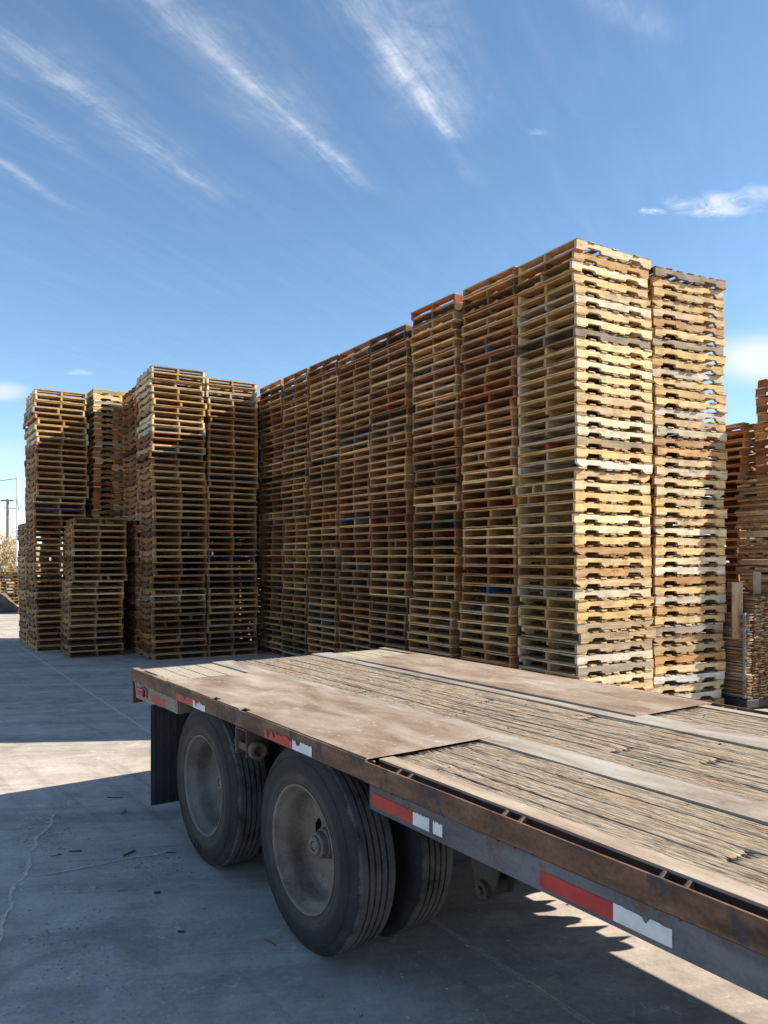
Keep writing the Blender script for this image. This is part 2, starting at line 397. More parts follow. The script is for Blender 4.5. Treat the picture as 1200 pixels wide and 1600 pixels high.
def mat_simple_noise(name, stops, scale, rough=0.9, det=5, bs=0.2, bd=0.01):
    m, t, b = material(name)
    g = t.new('ShaderNodeNewGeometry')
    n = t.noise(g.outputs['Position'], scale, det, 0.65)
    t.l.new(t.ramp(n, stops), b.inputs['Base Color'])
    b.inputs['Roughness'].default_value = rough
    b.inputs['Specular IOR Level'].default_value = 0.2
    bump(t, b, n, bs, bd)
    return m
M_SAND = mat_simple_noise('sandy_joint_filler', [(0.3, (0.46, 0.39, 0.315)), (0.5, (0.60, 0.52, 0.43)), (0.7, (0.68, 0.60, 0.50))], 25)
M_CHIPS = mat_simple_noise('pale_wood_chips', [(0.3, (0.20, 0.14, 0.08)), (0.5, (0.40, 0.31, 0.20)), (0.7, (0.55, 0.46, 0.34))], 6, bs=0.6, bd=0.1)
M_TWIG = mat_simple_noise('dry_winter_twigs', [(0.3, (0.30, 0.23, 0.13)), (0.7, (0.50, 0.40, 0.24))], 3)
M_SHEET = mat_simple_noise('brown_leaning_sheet', [(0.3, (0.10, 0.075, 0.06)), (0.7, (0.19, 0.145, 0.12))], 4)

# ------------------------------------------------------------------ object helpers
def tag(o, label=None, cat=None, group=None, kind=None):
    if label: o['label'] = label
    if cat: o['category'] = cat
    if group: o['group'] = group
    if kind: o['kind'] = kind
    return o
def empty(name, loc=(0, 0, 0), rz=0.0):
    o = bpy.data.objects.new(name, None)
    o.empty_display_size = 0.2
    o.location = loc; o.rotation_euler = (0, 0, rz)
    COL.objects.link(o)
    return o
def link(name, me, parent=None, loc=(0, 0, 0), rot=(0, 0, 0), color=None):
    o = bpy.data.objects.new(name, me)
    o.location = loc; o.rotation_euler = rot
    if color is not None: o.color = (*color, 1)
    if parent: o.parent = parent
    COL.objects.link(o)
    return o

class MB:
    """collects simple shapes and turns them into one mesh"""
    def __init__(self): self.v = []; self.f = []; self.sm = []
    def add(self, verts, faces, smooth=False):
        n = len(self.v)
        self.v += [tuple(p) for p in verts]
        self.f += [tuple(i + n for i in f) for f in faces]
        self.sm += [smooth] * len(faces)
        return self
    def box(self, a, b, mat=None):
        x0, y0, z0 = a; x1, y1, z1 = b
        vs = [Vector(p) for p in ((x0, y0, z0), (x1, y0, z0), (x1, y1, z0), (x0, y1, z0), (x0, y0, z1), (x1, y0, z1), (x1, y1, z1), (x0, y1, z1))]
        if mat is not None: vs = [mat @ p for p in vs]
        return self.add(vs, [(0, 3, 2, 1), (4, 5, 6, 7), (0, 1, 5, 4), (1, 2, 6, 5), (2, 3, 7, 6), (3, 0, 4, 7)])
    def tube(self, p, q, r, r2=None, n=16, caps=True):
        p, q = Vector(p), Vector(q); r2 = r if r2 is None else r2
        ax = (q - p).normalized()
        a = ax.orthogonal().normalized(); b = ax.cross(a)
        vs = []
        for c, rr in ((p, r), (q, r2)):
            for i in range(n):
                t = 2 * math.pi * i / n
                vs.append(c + (a * math.cos(t) + b * math.sin(t)) * rr)
        self.add(vs, [(i, (i + 1) % n, n + (i + 1) % n, n + i) for i in range(n)], True)
        if caps:
            self.add(vs[:n], [tuple(range(n - 1, -1, -1))]); self.add(vs[n:], [tuple(range(n))])
        return self
    def prism(self, poly, h0, h1, mapf):
        """poly: list of 2-D points, extruded from h0 to h1; mapf(u, v, h) -> xyz"""
        n = len(poly)
        vs = [mapf(u, v, h0) for u, v in poly] + [mapf(u, v, h1) for u, v in poly]
        return self.add(vs, [tuple(range(n - 1, -1, -1)), tuple(range(n, 2 * n))] + [(i, (i + 1) % n, n + (i + 1) % n, n + i) for i in range(n)])
    def lathe(self, prof, n, mapf, skip=None, smooth=True, closed=False):
        """prof: list of (r, h); mapf(r cos, r sin, h)"""
        vs = []
        for i in range(n):
            t = 2 * math.pi * i / n
            for r, h in prof: vs.append(mapf(r * math.cos(t), r * math.sin(t), h))
        m = len(prof); fs = []
        for i in range(n):
            j = (i + 1) % n
            for k in range(m - 1 + (1 if closed else 0)):
                if skip and skip(i, k): continue
                k2 = (k + 1) % m
                fs.append((i * m + k, j * m + k, j * m + k2, i * m + k2))
        return self.add(vs, fs, smooth)
    def mesh(self, name, mat):
        me = bpy.data.meshes.new(name)
        me.from_pydata(self.v, [], self.f)
        me.polygons.foreach_set('use_smooth', self.sm)
        me.materials.append(mat)
        bm = bmesh.new(); bm.from_mesh(me)
        bmesh.ops.recalc_face_normals(bm, faces=bm.faces)
        bm.to_mesh(me); bm.free()
        return me
    def build(self, name, mat, parent=None, loc=(0, 0, 0), rot=(0, 0, 0), bev=0.0):
        o = link(name, self.mesh(name, mat), parent, loc, rot)
        if bev:
            md = o.modifiers.new('bevel', 'BEVEL'); md.width = bev; md.segments = 2
            md.limit_method = 'ANGLE'; md.angle_limit = R(35)
        return o

# ------------------------------------------------------------------ the yard
GA = R(33)                                # grid of the yard: u across, w into the depth
GU = Vector((math.cos(GA), math.sin(GA), 0)); GW = Vector((-math.sin(GA), math.cos(GA), 0))
def ground_px(x, y):
    d = 2352.0 / (y - 870)
    return Vector(((x - 600) / 1200 * d, d, 0))

rng = random.Random(5)
mb = MB()
mb.add([(-900, -300, -0.012), (900, -300, -0.012), (900, 1500, -0.012), (-900, 1500, -0.012)], [(0, 1, 2, 3)])
yard = mb.build('concrete_yard', M_CONC); tag(yard, kind='structure')
# joint filler seen between the slabs
mb = MB()
JQ = [2.48 + 4.2 * i for i in range(-2, 3)]            # joint lines (distance along GU)
JR = [-2.0, 8.0, 10.95, 13.9, 16.85, 19.8]            # joint lines (distance along GW)
def slab(q0, q1, r0, r1, seed):
    rg = random.Random(seed)
    step = 0.05
    def edge(p, q):
        n = max(2, int((q - p).length / step)); out = []
        d = (q - p).normalized(); nrm = Vector((-d.y, d.x, 0))
        for i in range(n):
            t = p.lerp(q, i / n)
            jit = 0.0 if i == 0 else 0.004 * noise.noise(t * 9) + (0.006 if rg.random() < 0.10 else 0)
            out.append(t + nrm * max(-0.004, jit))
        return out
    g = 0.015
    P = [GU * (q0 + g) + GW * (r0 + g), GU * (q1 - g) + GW * (r0 + g), GU * (q1 - g) + GW * (r1 - g), GU * (q0 + g) + GW * (r1 - g)]
    ring = edge(P[0], P[1]) + edge(P[1], P[2]) + edge(P[2], P[3]) + edge(P[3], P[0])
    n = len(ring)
    m = MB()
    m.add(ring + [p + Vector((0, 0, -0.05)) for p in ring], [tuple(range(n))] + [(i, (i + 1) % n, n + (i + 1) % n, n + i) for i in range(n)])
    return m
k = 0
for i in range(len(JQ) - 1):
    for j in range(len(JR) - 1):
        k += 1
        slab(JQ[i], JQ[i + 1], JR[j], JR[j + 1], k).build('concrete_slab', M_CONC, yard)
for i in range(len(JQ)):
    a = GU * JQ[i] + GW * JR[0]; b_ = GU * JQ[i] + GW * JR[-1]
    mb.add([a + GU * -.03 + Vector((0, 0, -.0025)), a + GU * .03 + Vector((0, 0, -.0025)), b_ + GU * .03 + Vector((0, 0, -.0025)), b_ + GU * -.03 + Vector((0, 0, -.0025))], [(0, 1, 2, 3)])
for j in range(len(JR)):
    a = GU * JQ[0] + GW * JR[j]; b_ = GU * JQ[-1] + GW * JR[j]
    mb.add([a + GW * -.03 + Vector((0, 0, -.0065)), a + GW * .03 + Vector((0, 0, -.0065)), b_ + GW * .03 + Vector((0, 0, -.0065)), b_ + GW * -.03 + Vector((0, 0, -.0065))], [(0, 1, 2, 3)])
mb.build('joint_filler', M_SAND, yard)
# cracks filled with sand
def crack(pts, wid, seed, name='crack'):
    rg = random.Random(seed)
    P = [ground_px(*p) for p in pts]
    fine = []
    for a, b2 in zip(P[:-1], P[1:]):
        n = max(2, int((b2 - a).length / 0.025))
        for i in range(n): fine.append(a.lerp(b2, i / n))
    fine.append(P[-1])
    vs, fs = [], []
    for i, p in enumerate(fine):
        d = (fine[min(i + 1, len(fine) - 1)] - fine[max(i - 1, 0)]).normalized()
        nrm = Vector((-d.y, d.x, 0))
        t = i / (len(fine) - 1)
        p = p + nrm * 0.022 * noise.noise(p * 7 + Vector((seed, 0, 0))) + nrm * rg.uniform(-.006, .006)
        w = wid * (0.35 + abs(noise.noise(p * 13)) * 1.9 + abs(noise.noise(p * 41)) * .8) * min(1, 6 * t + .15, 6 * (1 - t) + .15) + rg.uniform(-.001, .004)
        vs += [p + nrm * w + Vector((0, 0, .003)), p - nrm * w + Vector((0, 0, .003))]
        if i: fs.append((2 * i - 2, 2 * i - 1, 2 * i + 1, 2 * i))
    m = MB(); m.add(vs, fs)
    return m.build(name, M_SAND, yard)
crack([(104, 1262), (81, 1276), (78, 1290), (57, 1310), (54, 1325), (42, 1333), (45, 1352), (41, 1369), (28, 1378), (19, 1385), (16, 1398), (17, 1412), (10, 1432), (4, 1445), (0, 1470), (-12, 1500)], .012, 1)
crack([(44, 1370), (78, 1366), (104, 1361), (118, 1360), (150, 1351), (180, 1346), (210, 1340), (250, 1334), (290, 1322)], .008, 2)
crack([(81, 1276), (70, 1284), (60, 1281)], .005, 3)
crack([(104, 1262), (110, 1250)], .003, 4)

# ------------------------------------------------------------------ pallets
SL, DL, TH, SH = 1.219, 1.016, 0.016, 0.0875     # stringer length, deck board length, board thickness, stringer height
PITCH = 0.1232
def board_template(L, w, th, seg=1, warp=0.0, seed=0, ragged=0.0):
    rg = random.Random(seed)
    vs, fs = [], []
    wob = [rg.uniform(-1, 1) * warp for _ in range(seg + 1)]
    for i in range(seg + 1):
        x = -L / 2 + L * i / seg
        rl = rg.uniform(-ragged, ragged); rr = rg.uniform(-ragged, ragged)
        for y, z in ((-w / 2 + rl, 0), (w / 2 + rr, 0), (w / 2 + rr, th), (-w / 2 + rl, th)):
            xx = x + (rg.uniform(-ragged, ragged) * 2 if i in (0, seg) else 0)
            vs.append((xx, y, z + wob[i]))
    for i in range(seg):
        a = 4 * i
        for k2 in range(4):
            fs.append((a + k2, a + (k2 + 1) % 4, a + 4 + (k2 + 1) % 4, a + 4 + k2))
    fs.append((3, 2, 1, 0)); e = 4 * seg
    fs.append((e, e + 1, e + 2, e + 3))
    return vs, fs
def stringer_template(seed, rough, plain=False, th=0.038):
    """a 2x4 on edge with two fork notches cut from below"""
    rg = random.Random(seed)
    L, H = SL, SH
    pts = [(-L / 2, 0)]
    if rough > .01: pts = [(-L / 2, .045), (-L / 2 + rg.uniform(.02, .06), rg.uniform(.02, .04)), (-L / 2 + rg.uniform(.07, .11), 0)]
    def ch(): return rg.uniform(0, rough)
    if not plain:
        for cx in (-0.342, 0.342):
            cx += rg.uniform(-.015, .015) * (1 if rough else 0)
            hw = 0.109 + rg.uniform(-.006, .006); h = 0.033 + rg.uniform(-.003, .004)
            rnd = rg.choice((0.010, 0.022, 0.032))
            if rough and rg.random() < 0.5: pts.append((cx - hw - 0.02 - ch() * 3, ch() * .3))
            pts += [(cx - hw - ch(), 0 if not rough else ch() * .5), (cx - hw + rnd * .25, h * .62), (cx - hw + rnd, h), (cx + hw - rnd, h + rg.uniform(-.002, .002)), (cx + hw - rnd * .25, h * .62), (cx + hw + ch(), 0 if not rough else ch() * .5)]
            if rough and rg.random() < 0.4: pts.append((cx + hw + 0.03 + ch() * 3, ch() * .4))
    pts.append((L / 2, 0)); 
    n = 7 if rough else 1
    for i in range(n + 1):
        x = L / 2 - L * i / n
        d = 0 if (i in (0, n) or not rough) else (-rg.random() ** 4 * 0.012)
        pts.append((x + (rg.uniform(-.004, .004) if rough else 0), H + d))
    m = MB()
    m.prism(pts, -th / 2, th / 2, lambda u, v, h: (u, h, v))
    return m.v, m.f
TEMPL = {}
for i in range(8): TEMPL['sn%d' % i] = stringer_template(100 + i, 0.006)
for i in range(4): TEMPL['sb%d' % i] = stringer_template(140 + i, 0.016)
for i in range(4): TEMPL['sf%d' % i] = stringer_template(200 + i, 0.003)
for i in range(5):
    TEMPL['lead%d' % i] = board_template(DL, 0.138, TH, 6, 0.0030, 300 + i, 0.0035)
    TEMPL['deck%d' % i] = board_template(DL, 0.089, TH, 6, 0.0030, 320 + i, 0.0045)
for i in range(3):
    TEMPL['flead%d' % i] = board_template(DL, 0.140, TH, 3, 0.002, 340 + i, 0.0015)
    TEMPL['fdeck%d' % i] = board_template(DL, 0.150, TH, 2, 0.0015, 360 + i, 0.0015)
TEMPL['block0'] = board_template(0.30, 0.038, SH, 1)
TEMPL['hdeck0'] = board_template(DL, 0.105, TH, 1)
TEMPL['hst0'] = board_template(SL, 0.038, SH, 1)
MESH = {}
for k_, (vs, fs) in TEMPL.items():
    m = MB(); m.add(vs, fs)
    me = m.mesh({'s': 'stringer', 'h': 'board'}.get(k_[0], 'board'), M_BOARD)
    a = me.attributes.new('grain', 'FLOAT_VECTOR', 'POINT')
    a.data.foreach_set('vector', np.array([c for p in m.v for c in p], dtype=np.float32))
    a = me.attributes.new('tint', 'FLOAT_COLOR', 'POINT')
    a.data.foreach_set('color', np.ones(len(m.v) * 4, dtype=np.float32))
    MESH[k_] = me
TNP = {k_: (np.array(v[0]), v[1]) for k_, v in TEMPL.items()}

TONES = {'pale': (0.585, 0.415, 0.205), 'cream': (0.64, 0.505, 0.305), 'tan': (0.44, 0.255, 0.110), 'whitish': (0.58, 0.505, 0.395),
         'brown': (0.275, 0.140, 0.058), 'grey': (0.27, 0.218, 0.162), 'dark': (0.120, 0.078, 0.050), 'reddish': (0.31, 0.130, 0.060)}
SHADE_TONES = {'pale': (0.53, 0.352, 0.165), 'cream': (0.56, 0.40, 0.22), 'tan': (0.405, 0.226, 0.098), 'whitish': (0.50, 0.40, 0.28),  # browner copies of the tones for shaded stacks; shade put into the colour
             'brown': (0.265, 0.134, 0.058), 'grey': (0.25, 0.185, 0.125), 'dark': (0.125, 0.073, 0.042), 'reddish': (0.31, 0.118, 0.050)}
for k_, c_ in SHADE_TONES.items(): SHADE_TONES[k_] = tuple(.78 * a + .22 * b for a, b in zip(c_, (0.38, 0.20, 0.082)))
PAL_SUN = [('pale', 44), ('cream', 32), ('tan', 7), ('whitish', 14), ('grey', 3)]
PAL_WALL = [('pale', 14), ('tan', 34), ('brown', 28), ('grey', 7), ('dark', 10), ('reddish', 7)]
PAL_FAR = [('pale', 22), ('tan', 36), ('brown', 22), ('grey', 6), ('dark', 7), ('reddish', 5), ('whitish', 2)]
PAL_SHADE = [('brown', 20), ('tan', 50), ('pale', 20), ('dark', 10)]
PAINT = {'red': (0.33, 0.035, 0.03), 'blue': (0.03, 0.10, 0.30), 'green': (0.05, 0.22, 0.11), 'orange': (0.42, 0.16, 0.06)}

def pallet_layout(rg, detail, sunny=False):
    """the boards of one pallet: (part name, template, x, y, z, rotz, colour factor)"""
    out = []
    def fac(): 
        f = rg.uniform(0.84, 1.20) if sunny else rg.uniform(0.70, 1.26); q_ = rg.random() + (.10 if sunny else 0)
        if q_ < .12: return (f * .86, f * .98, f * 1.14)
        if q_ < .20: return (f * .55, f * .52, f * .52)
        return (f * rg.uniform(.97, 1.04), f, f * rg.uniform(.86, 1.08))
    ys = (-0.487, rg.uniform(-.02, .02), 0.487)
    for y in ys:
        kk = ('sn%d' % rg.randrange(8) if rg.random() < .80 else 'sb%d' % rg.randrange(4)) if detail == 2 else ('sf%d' % rg.randrange(4) if detail == 1 else 'hst0')
        out.append(('stringer', kk, rg.uniform(-.006, .006), y + rg.uniform(-.004, .004), TH, (math.pi if rg.random() < .5 else 0), fac()))
    if detail and rg.random() < 0.10:
        out.append(('companion_block', 'block0', rg.choice((-.45, .45)), rg.choice((-1, 1)) * rg.uniform(.12, .3), TH, 0, fac()))
    q = math.pi / 2
    if detail == 2:
        xs = [-0.540] + [-.372, -.186, 0.0, .186, .372] + [0.540]
        for i, x in enumerate(xs):
            if 0 < i < 6 and rg.random() < .09: continue
            kk = ('lead%d' if i in (0, 6) else 'deck%d') % rg.randrange(5)
            out.append(('top_board', kk, x + rg.uniform(-.008, .008), rg.uniform(-.006, .006), TH + SH, q + (math.pi if rg.random() < .5 else 0) + rg.uniform(-.006, .006), fac()))
        for i, x in enumerate((-0.540, -.115, 0.02, .150, 0.540)):
            if i in (1, 3) and rg.random() < .2: continue
            kk = ('lead%d' if i in (0, 4) else 'deck%d') % rg.randrange(5)
            out.append(('bottom_board', kk, x + rg.uniform(-.012, .012), rg.uniform(-.006, .006), 0, q + rg.uniform(-.006, .006), fac()))
    elif detail == 1:
        for i, x in enumerate((-0.539, -.29, 0.0, .29, 0.539)):
            kk = ('flead%d' if i in (0, 4) else 'fdeck%d') % rg.randrange(3)
            out.append(('top_board', kk, x + rg.uniform(-.008, .008), rg.uniform(-.006, .006), TH + SH, q + rg.uniform(-.006, .006), fac()))
        for i, x in enumerate((-0.539, 0.0, 0.539)):
            kk = ('flead%d' if i in (0, 2) else 'fdeck%d') % rg.randrange(3)
            out.append(('bottom_board', kk, x + rg.uniform(-.008, .008), rg.uniform(-.006, .006), 0, q + rg.uniform(-.006, .006), fac()))
    else:
        for x in (-0.55, -.275, 0.0, .275, 0.55): out.append(('top_board', 'hdeck0', x, 0, TH + SH, q, fac()))
        for x in (-0.55, 0.0, 0.55): out.append(('bottom_board', 'hdeck0', x, 0, 0, q, fac()))
    if sunny: return [(p[0], p[1], p[2], p[3], p[4], p[5], tuple(c * k for c, k in zip(p[6], (1, 1, 1) if (p[0] == 'stringer' and abs(p[3]) > .3) else (.80, .66, .50) if (p[0].endswith('board') and abs(p[2]) > .5) else (.66, .54, .42)))) for p in out]  # shade painted in: only the sunlit outer stringers keep their full tone
    return [(p[0], p[1], p[2], p[3], p[4], p[5], tuple(c * k for c, k in zip(p[6], (1.58, 1.52, 1.44) if p[0].endswith('board') and abs(p[2]) > .5 else (.84, .74, .62)))) for p in out]  # lead boards lightened like lit edges, inner parts darkened like shaded openings

def painted(pt, nm, x, y):
    if pt[0] == 'middle stringer': return nm == 'stringer' and abs(y) < .1
    if pt[0] == 'outer stringer': return nm == 'stringer' and y < -.3
    return pt[0] == 'lead board' and nm == 'top_board' and x < -.5
class Stuff:
    """many pallets as one mesh, each board keeping its own grain and colour"""
    def __init__(self): self.v = []; self.g = []; self.c = []; self.f = []; self.n = 0
    def pallet(self, M, tone, rg, detail, paint=None, sunny=False):
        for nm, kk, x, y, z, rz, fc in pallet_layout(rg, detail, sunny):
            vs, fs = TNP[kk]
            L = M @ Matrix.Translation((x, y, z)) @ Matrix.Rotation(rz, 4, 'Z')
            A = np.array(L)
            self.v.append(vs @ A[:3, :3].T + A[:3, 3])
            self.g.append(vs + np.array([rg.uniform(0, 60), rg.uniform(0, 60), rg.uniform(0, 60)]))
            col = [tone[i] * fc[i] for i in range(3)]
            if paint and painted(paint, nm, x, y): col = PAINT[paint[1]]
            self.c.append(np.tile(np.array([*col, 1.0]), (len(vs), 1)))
            n = self.n
            self.f += [tuple(i + n for i in f) for f in fs]
            self.n += len(vs)
    def build(self, name):
        me = bpy.data.meshes.new(name)
        V = np.concatenate(self.v)
        me.from_pydata(V.tolist(), [], self.f)
        a = me.attributes.new('grain', 'FLOAT_VECTOR', 'POINT'); a.data.foreach_set('vector', np.concatenate(self.g).astype(np.float32).ravel())
        a = me.attributes.new('tint', 'FLOAT_COLOR', 'POINT'); a.data.foreach_set('color', np.concatenate(self.c).astype(np.float32).ravel())
        me.materials.append(M_BOARD)
        return link(name, me)
STUFF = Stuff()
ONES = ['', 'first', 'second', 'third', 'fourth', 'fifth', 'sixth', 'seventh', 'eighth', 'ninth', 'tenth', 'eleventh', 'twelfth', 'thirteenth', 'fourteenth', 'fifteenth', 'sixteenth', 'seventeenth', 'eighteenth', 'nineteenth']
def ordinal(n):
    if n < 20: return ONES[n]
    t = {2: ('twenty', 'twentieth'), 3: ('thirty', 'thirtieth'), 4: ('forty', 'fortieth')}[n // 10]
    return t[1] if n % 10 == 0 else t[0] + '-' + ONES[n % 10]
def pick(rg, pal):
    t = rg.random() * sum(w for _, w in pal)
    for nm, w in pal:
        t -= w
        if t <= 0: return nm
    return pal[-1][0]

def stamp(p, kind, seed):
    """worn ink stamp on the outer face of a stringer: a framed box with two lines of small broken print, or one loose line"""
    rg = random.Random(seed)
    m = MB(); y = -.0204
    def bar(x0, z0, x1, z1): m.box((x0, y - .0006, z0), (x1, y, z1))
    if kind == 'frame':
        for a in ((-.15, .030, .15, .032), (-.15, .078, .15, .080), (-.15, .032, -.147, .078), (.147, .032, .15, .078)):
            for k2 in range(4):
                if rg.random() < .85: bar(a[0] + (a[2] - a[0]) * k2 / 4 if a[2] - a[0] > .01 else a[0], a[1], a[0] + (a[2] - a[0]) * (k2 + .93) / 4 if a[2] - a[0] > .01 else a[2], a[3])
    for row, z0 in enumerate((.060, .040) if kind == 'frame' else (.050,)):
        x = -.125 if kind == 'frame' else -.06
        while x < (.12 if kind == 'frame' else .06):
            w = rg.uniform(.008, .013); h = .013 if kind == 'frame' else .020
            for k2 in range(rg.randint(2, 3)):
                if rg.random() < .5: xx = x + rg.choice((0, w - .003)); bar(xx, z0, xx + .003, z0 + h)
                else:
                    zz = z0 + rg.choice((0, h * .45, h - .003)); bar(x, zz, x + w, zz + .003)
            x += w + .005 + (.012 if rg.random() < .15 else 0)
    m.build('ink_stamp', M_INK if kind == 'frame' else M_INKB, p)
def stack(corner, ang, face, count, pal, seed, detail, where=None, hidden=0, lean=(0, 0), z0=0.0, jit=1.0, paints=None, step=None, bright=1.0, top_pale=0, stamps=None):
    """a column of pallets. face 'N': notched side along u; 'E': board-end side along u. paints: {from the top: (part, colour)}"""
    rg = random.Random(seed)
    a = R(ang)
    u = Vector((math.cos(a), math.sin(a), 0)); w = Vector((-math.sin(a), math.cos(a), 0))
    A, B, rz = (SL, DL, a) if face == 'N' else (DL, SL, a + math.pi / 2)
    c0 = Vector((*corner, 0)) + u * A / 2 + w * B / 2
    z = z0
    load = (0, 0, 0); left = 0
    tilt = [0.0, 0.0]
    for i in range(count):
        if left == 0:                       # pallets come in fork loads, each set down a little off
            left = rg.randint(9, 15); load = (rg.gauss(0, .014) * jit, rg.gauss(0, .014) * jit, rg.gauss(0, .006) * jit)
        left -= 1
        t = i / max(1, count - 1)
        du = lean[0] * t + load[0] + rg.gauss(0, .008) * jit + (rg.choice((-1, 1)) * rg.uniform(.015, .035) if rg.random() < .10 else 0)
        dw = lean[1] * t + load[1] + rg.gauss(0, .008) * jit
        if step and i >= step[0]: du += step[1]
        tilt = [tilt[0] * .8 + rg.gauss(0, .0018) * jit, tilt[1] * .8 + rg.gauss(0, .0018) * jit]
        M = Matrix.Translation(c0 + u * du + w * dw + Vector((0, 0, z))) @ Matrix.Rotation(rz + load[2] + rg.gauss(0, .006) * jit + (math.pi if rg.random() < .5 and (count - i) not in (paints or {}) and (count - i) not in (stamps or {}) else 0), 4, 'Z') @ Matrix.Rotation(tilt[0], 4, 'X') @ Matrix.Rotation(tilt[1], 4, 'Y')
        if rg.random() < .16: M = M @ Matrix.Diagonal((rg.uniform(.955, 1.0), rg.uniform(.955, 1.01), 1, 1))
        z += PITCH + rg.uniform(-.0012, .0012)
        tone_n = pick(rg, pal if count - i > top_pale else PAL_SUN); tone = (TONES if pal is PAL_SUN or count - i <= top_pale else SHADE_TONES)[tone_n]  # sunlit stack tops get paler wood, sunlight put into the tone
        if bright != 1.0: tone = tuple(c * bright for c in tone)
        top_i = count - i
        pt = (paints or {}).get(top_i)
        if where is None or i < hidden:
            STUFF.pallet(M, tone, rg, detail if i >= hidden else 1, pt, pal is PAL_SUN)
            continue
        o = bpy.data.objects.new('wooden_pallet', None)
        o.empty_display_size = .2
        o.matrix_world = M
        COL.objects.link(o)
        top_w = 'topmost' if top_i == 1 else ordinal(top_i) + ' from the top'
        lab = '%s pallet, %s of %s' % (tone_n, top_w, where)
        if pt: lab = 'pallet with %s %s, %s of %s' % (pt[1], pt[0].split()[-1], top_w.replace('the ', ''), where)
        tag(o, lab, 'pallet', 'wooden pallets stacked in the yard')
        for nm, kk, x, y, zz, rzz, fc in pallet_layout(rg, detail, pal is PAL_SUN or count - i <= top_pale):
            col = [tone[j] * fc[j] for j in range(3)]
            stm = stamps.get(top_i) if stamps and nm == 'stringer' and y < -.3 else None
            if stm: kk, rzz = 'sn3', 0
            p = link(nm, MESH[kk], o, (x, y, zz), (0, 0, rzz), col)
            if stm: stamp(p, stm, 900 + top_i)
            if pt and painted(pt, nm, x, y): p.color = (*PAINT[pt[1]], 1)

# R: the long wall running away from the corner, its board-end side towards us
WALL0 = Vector((2.15, 8.60)); wa = R(33)
wdir = Vector((-math.sin(wa), math.cos(wa)))
T = [0.0, 1.06, 2.215, 3.37, 4.41, 5.455, 6.57, 7.64, 8.70]
wall_paint = [{19: ('middle stringer', 'red')}, {8: ('middle stringer', 'blue'), 33: ('middle stringer', 'blue')}, {26: ('lead board', 'green')}, {24: ('lead board', 'red'), 10: ('middle stringer', 'red')}, {24: ('lead board', 'blue'), 38: ('lead board', 'red')}, {9: ('middle stringer', 'green')}, {}, {3: ('outer stringer', 'green')}]
names = ['the tall corner stack', 'the first shaded stack behind the corner stack', 'the second shaded stack behind the corner stack']
heights = [45, 45, 45, 44, 44, 44, 44, 44, 43]; wall_paint.append({})
for i, t in enumerate(T):
    c = WALL0 + wdir * t
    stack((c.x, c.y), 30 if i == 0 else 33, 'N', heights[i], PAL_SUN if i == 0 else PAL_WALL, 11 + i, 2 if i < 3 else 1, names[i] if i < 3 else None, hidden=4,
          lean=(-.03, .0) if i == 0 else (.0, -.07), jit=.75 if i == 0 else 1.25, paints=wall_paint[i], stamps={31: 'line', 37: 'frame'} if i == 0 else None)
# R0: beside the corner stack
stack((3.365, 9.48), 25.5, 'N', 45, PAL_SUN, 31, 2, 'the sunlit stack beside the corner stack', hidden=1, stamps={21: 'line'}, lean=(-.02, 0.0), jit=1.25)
# the second row behind the wall
for i in range(1, 8):
    c = WALL0 + wdir * (T[i] + .35) + Vector((math.cos(wa), math.sin(wa))) * 1.33
    stack((c.x, c.y), 33, 'N', 43, PAL_WALL, 51 + i, 0)
# L: the stacks across the end of the yard
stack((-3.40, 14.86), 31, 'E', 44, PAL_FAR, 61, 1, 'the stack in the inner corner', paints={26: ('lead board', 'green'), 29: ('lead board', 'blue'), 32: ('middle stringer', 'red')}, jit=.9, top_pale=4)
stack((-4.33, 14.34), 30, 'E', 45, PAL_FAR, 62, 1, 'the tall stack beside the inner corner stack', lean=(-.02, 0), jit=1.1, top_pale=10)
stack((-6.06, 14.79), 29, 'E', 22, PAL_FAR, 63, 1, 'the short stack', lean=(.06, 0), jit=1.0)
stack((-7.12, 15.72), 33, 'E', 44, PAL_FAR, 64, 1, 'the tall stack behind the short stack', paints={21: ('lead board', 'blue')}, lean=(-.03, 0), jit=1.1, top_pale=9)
def beyond(corner, ang, n=1.27):
    a = R(ang); return (corner[0] - math.sin(a) * n, corner[1] + math.cos(a) * n)
stack(beyond((-4.33, 14.34), 30), 32, 'E', 44, PAL_FAR, 65, 1)
stack(beyond((-3.40, 14.86), 31), 31, 'E', 43, PAL_FAR, 66, 0)
stack(beyond((-7.12, 15.72), 33), 33, 'E', 43, PAL_FAR, 67, 1, step=(22, .13))
stack((-6.18, 16.32), 33, 'N', 45, PAL_FAR, 68, 1, paints={17: ('outer stringer', 'red')}, bright=1.1, top_pale=4)
stack(beyond((-6.18, 16.32), 33, 1.1), 33, 'N', 43, PAL_FAR, 69, 0)
stack(beyond((-3.40, 14.86), 31, 2.6), 31, 'N', 42, PAL_FAR, 81, 0)  # this and the next ones: unseen stacks added to stop light leaking through
stack(beyond((-4.45, 14.25), 31, 2.6), 31, 'N', 42, PAL_FAR, 82, 0)
stack(beyond((-2.1, 15.6), 31, 2.4), 31, 'N', 42, PAL_FAR, 83, 0)
# far right: behind the lumber
stack((5.25, 11.32), 27, 'N', 32, PAL_SHADE, 71, 1, jit=1.8, bright=1.25)
stack((5.47, 9.95), 27, 'E', 13, PAL_SHADE, 72, 1, bright=1.25)
stack((5.90, 9.97), 27, 'E', 12, PAL_SHADE, 73, 1, z0=3.02, jit=1.6, bright=1.25)
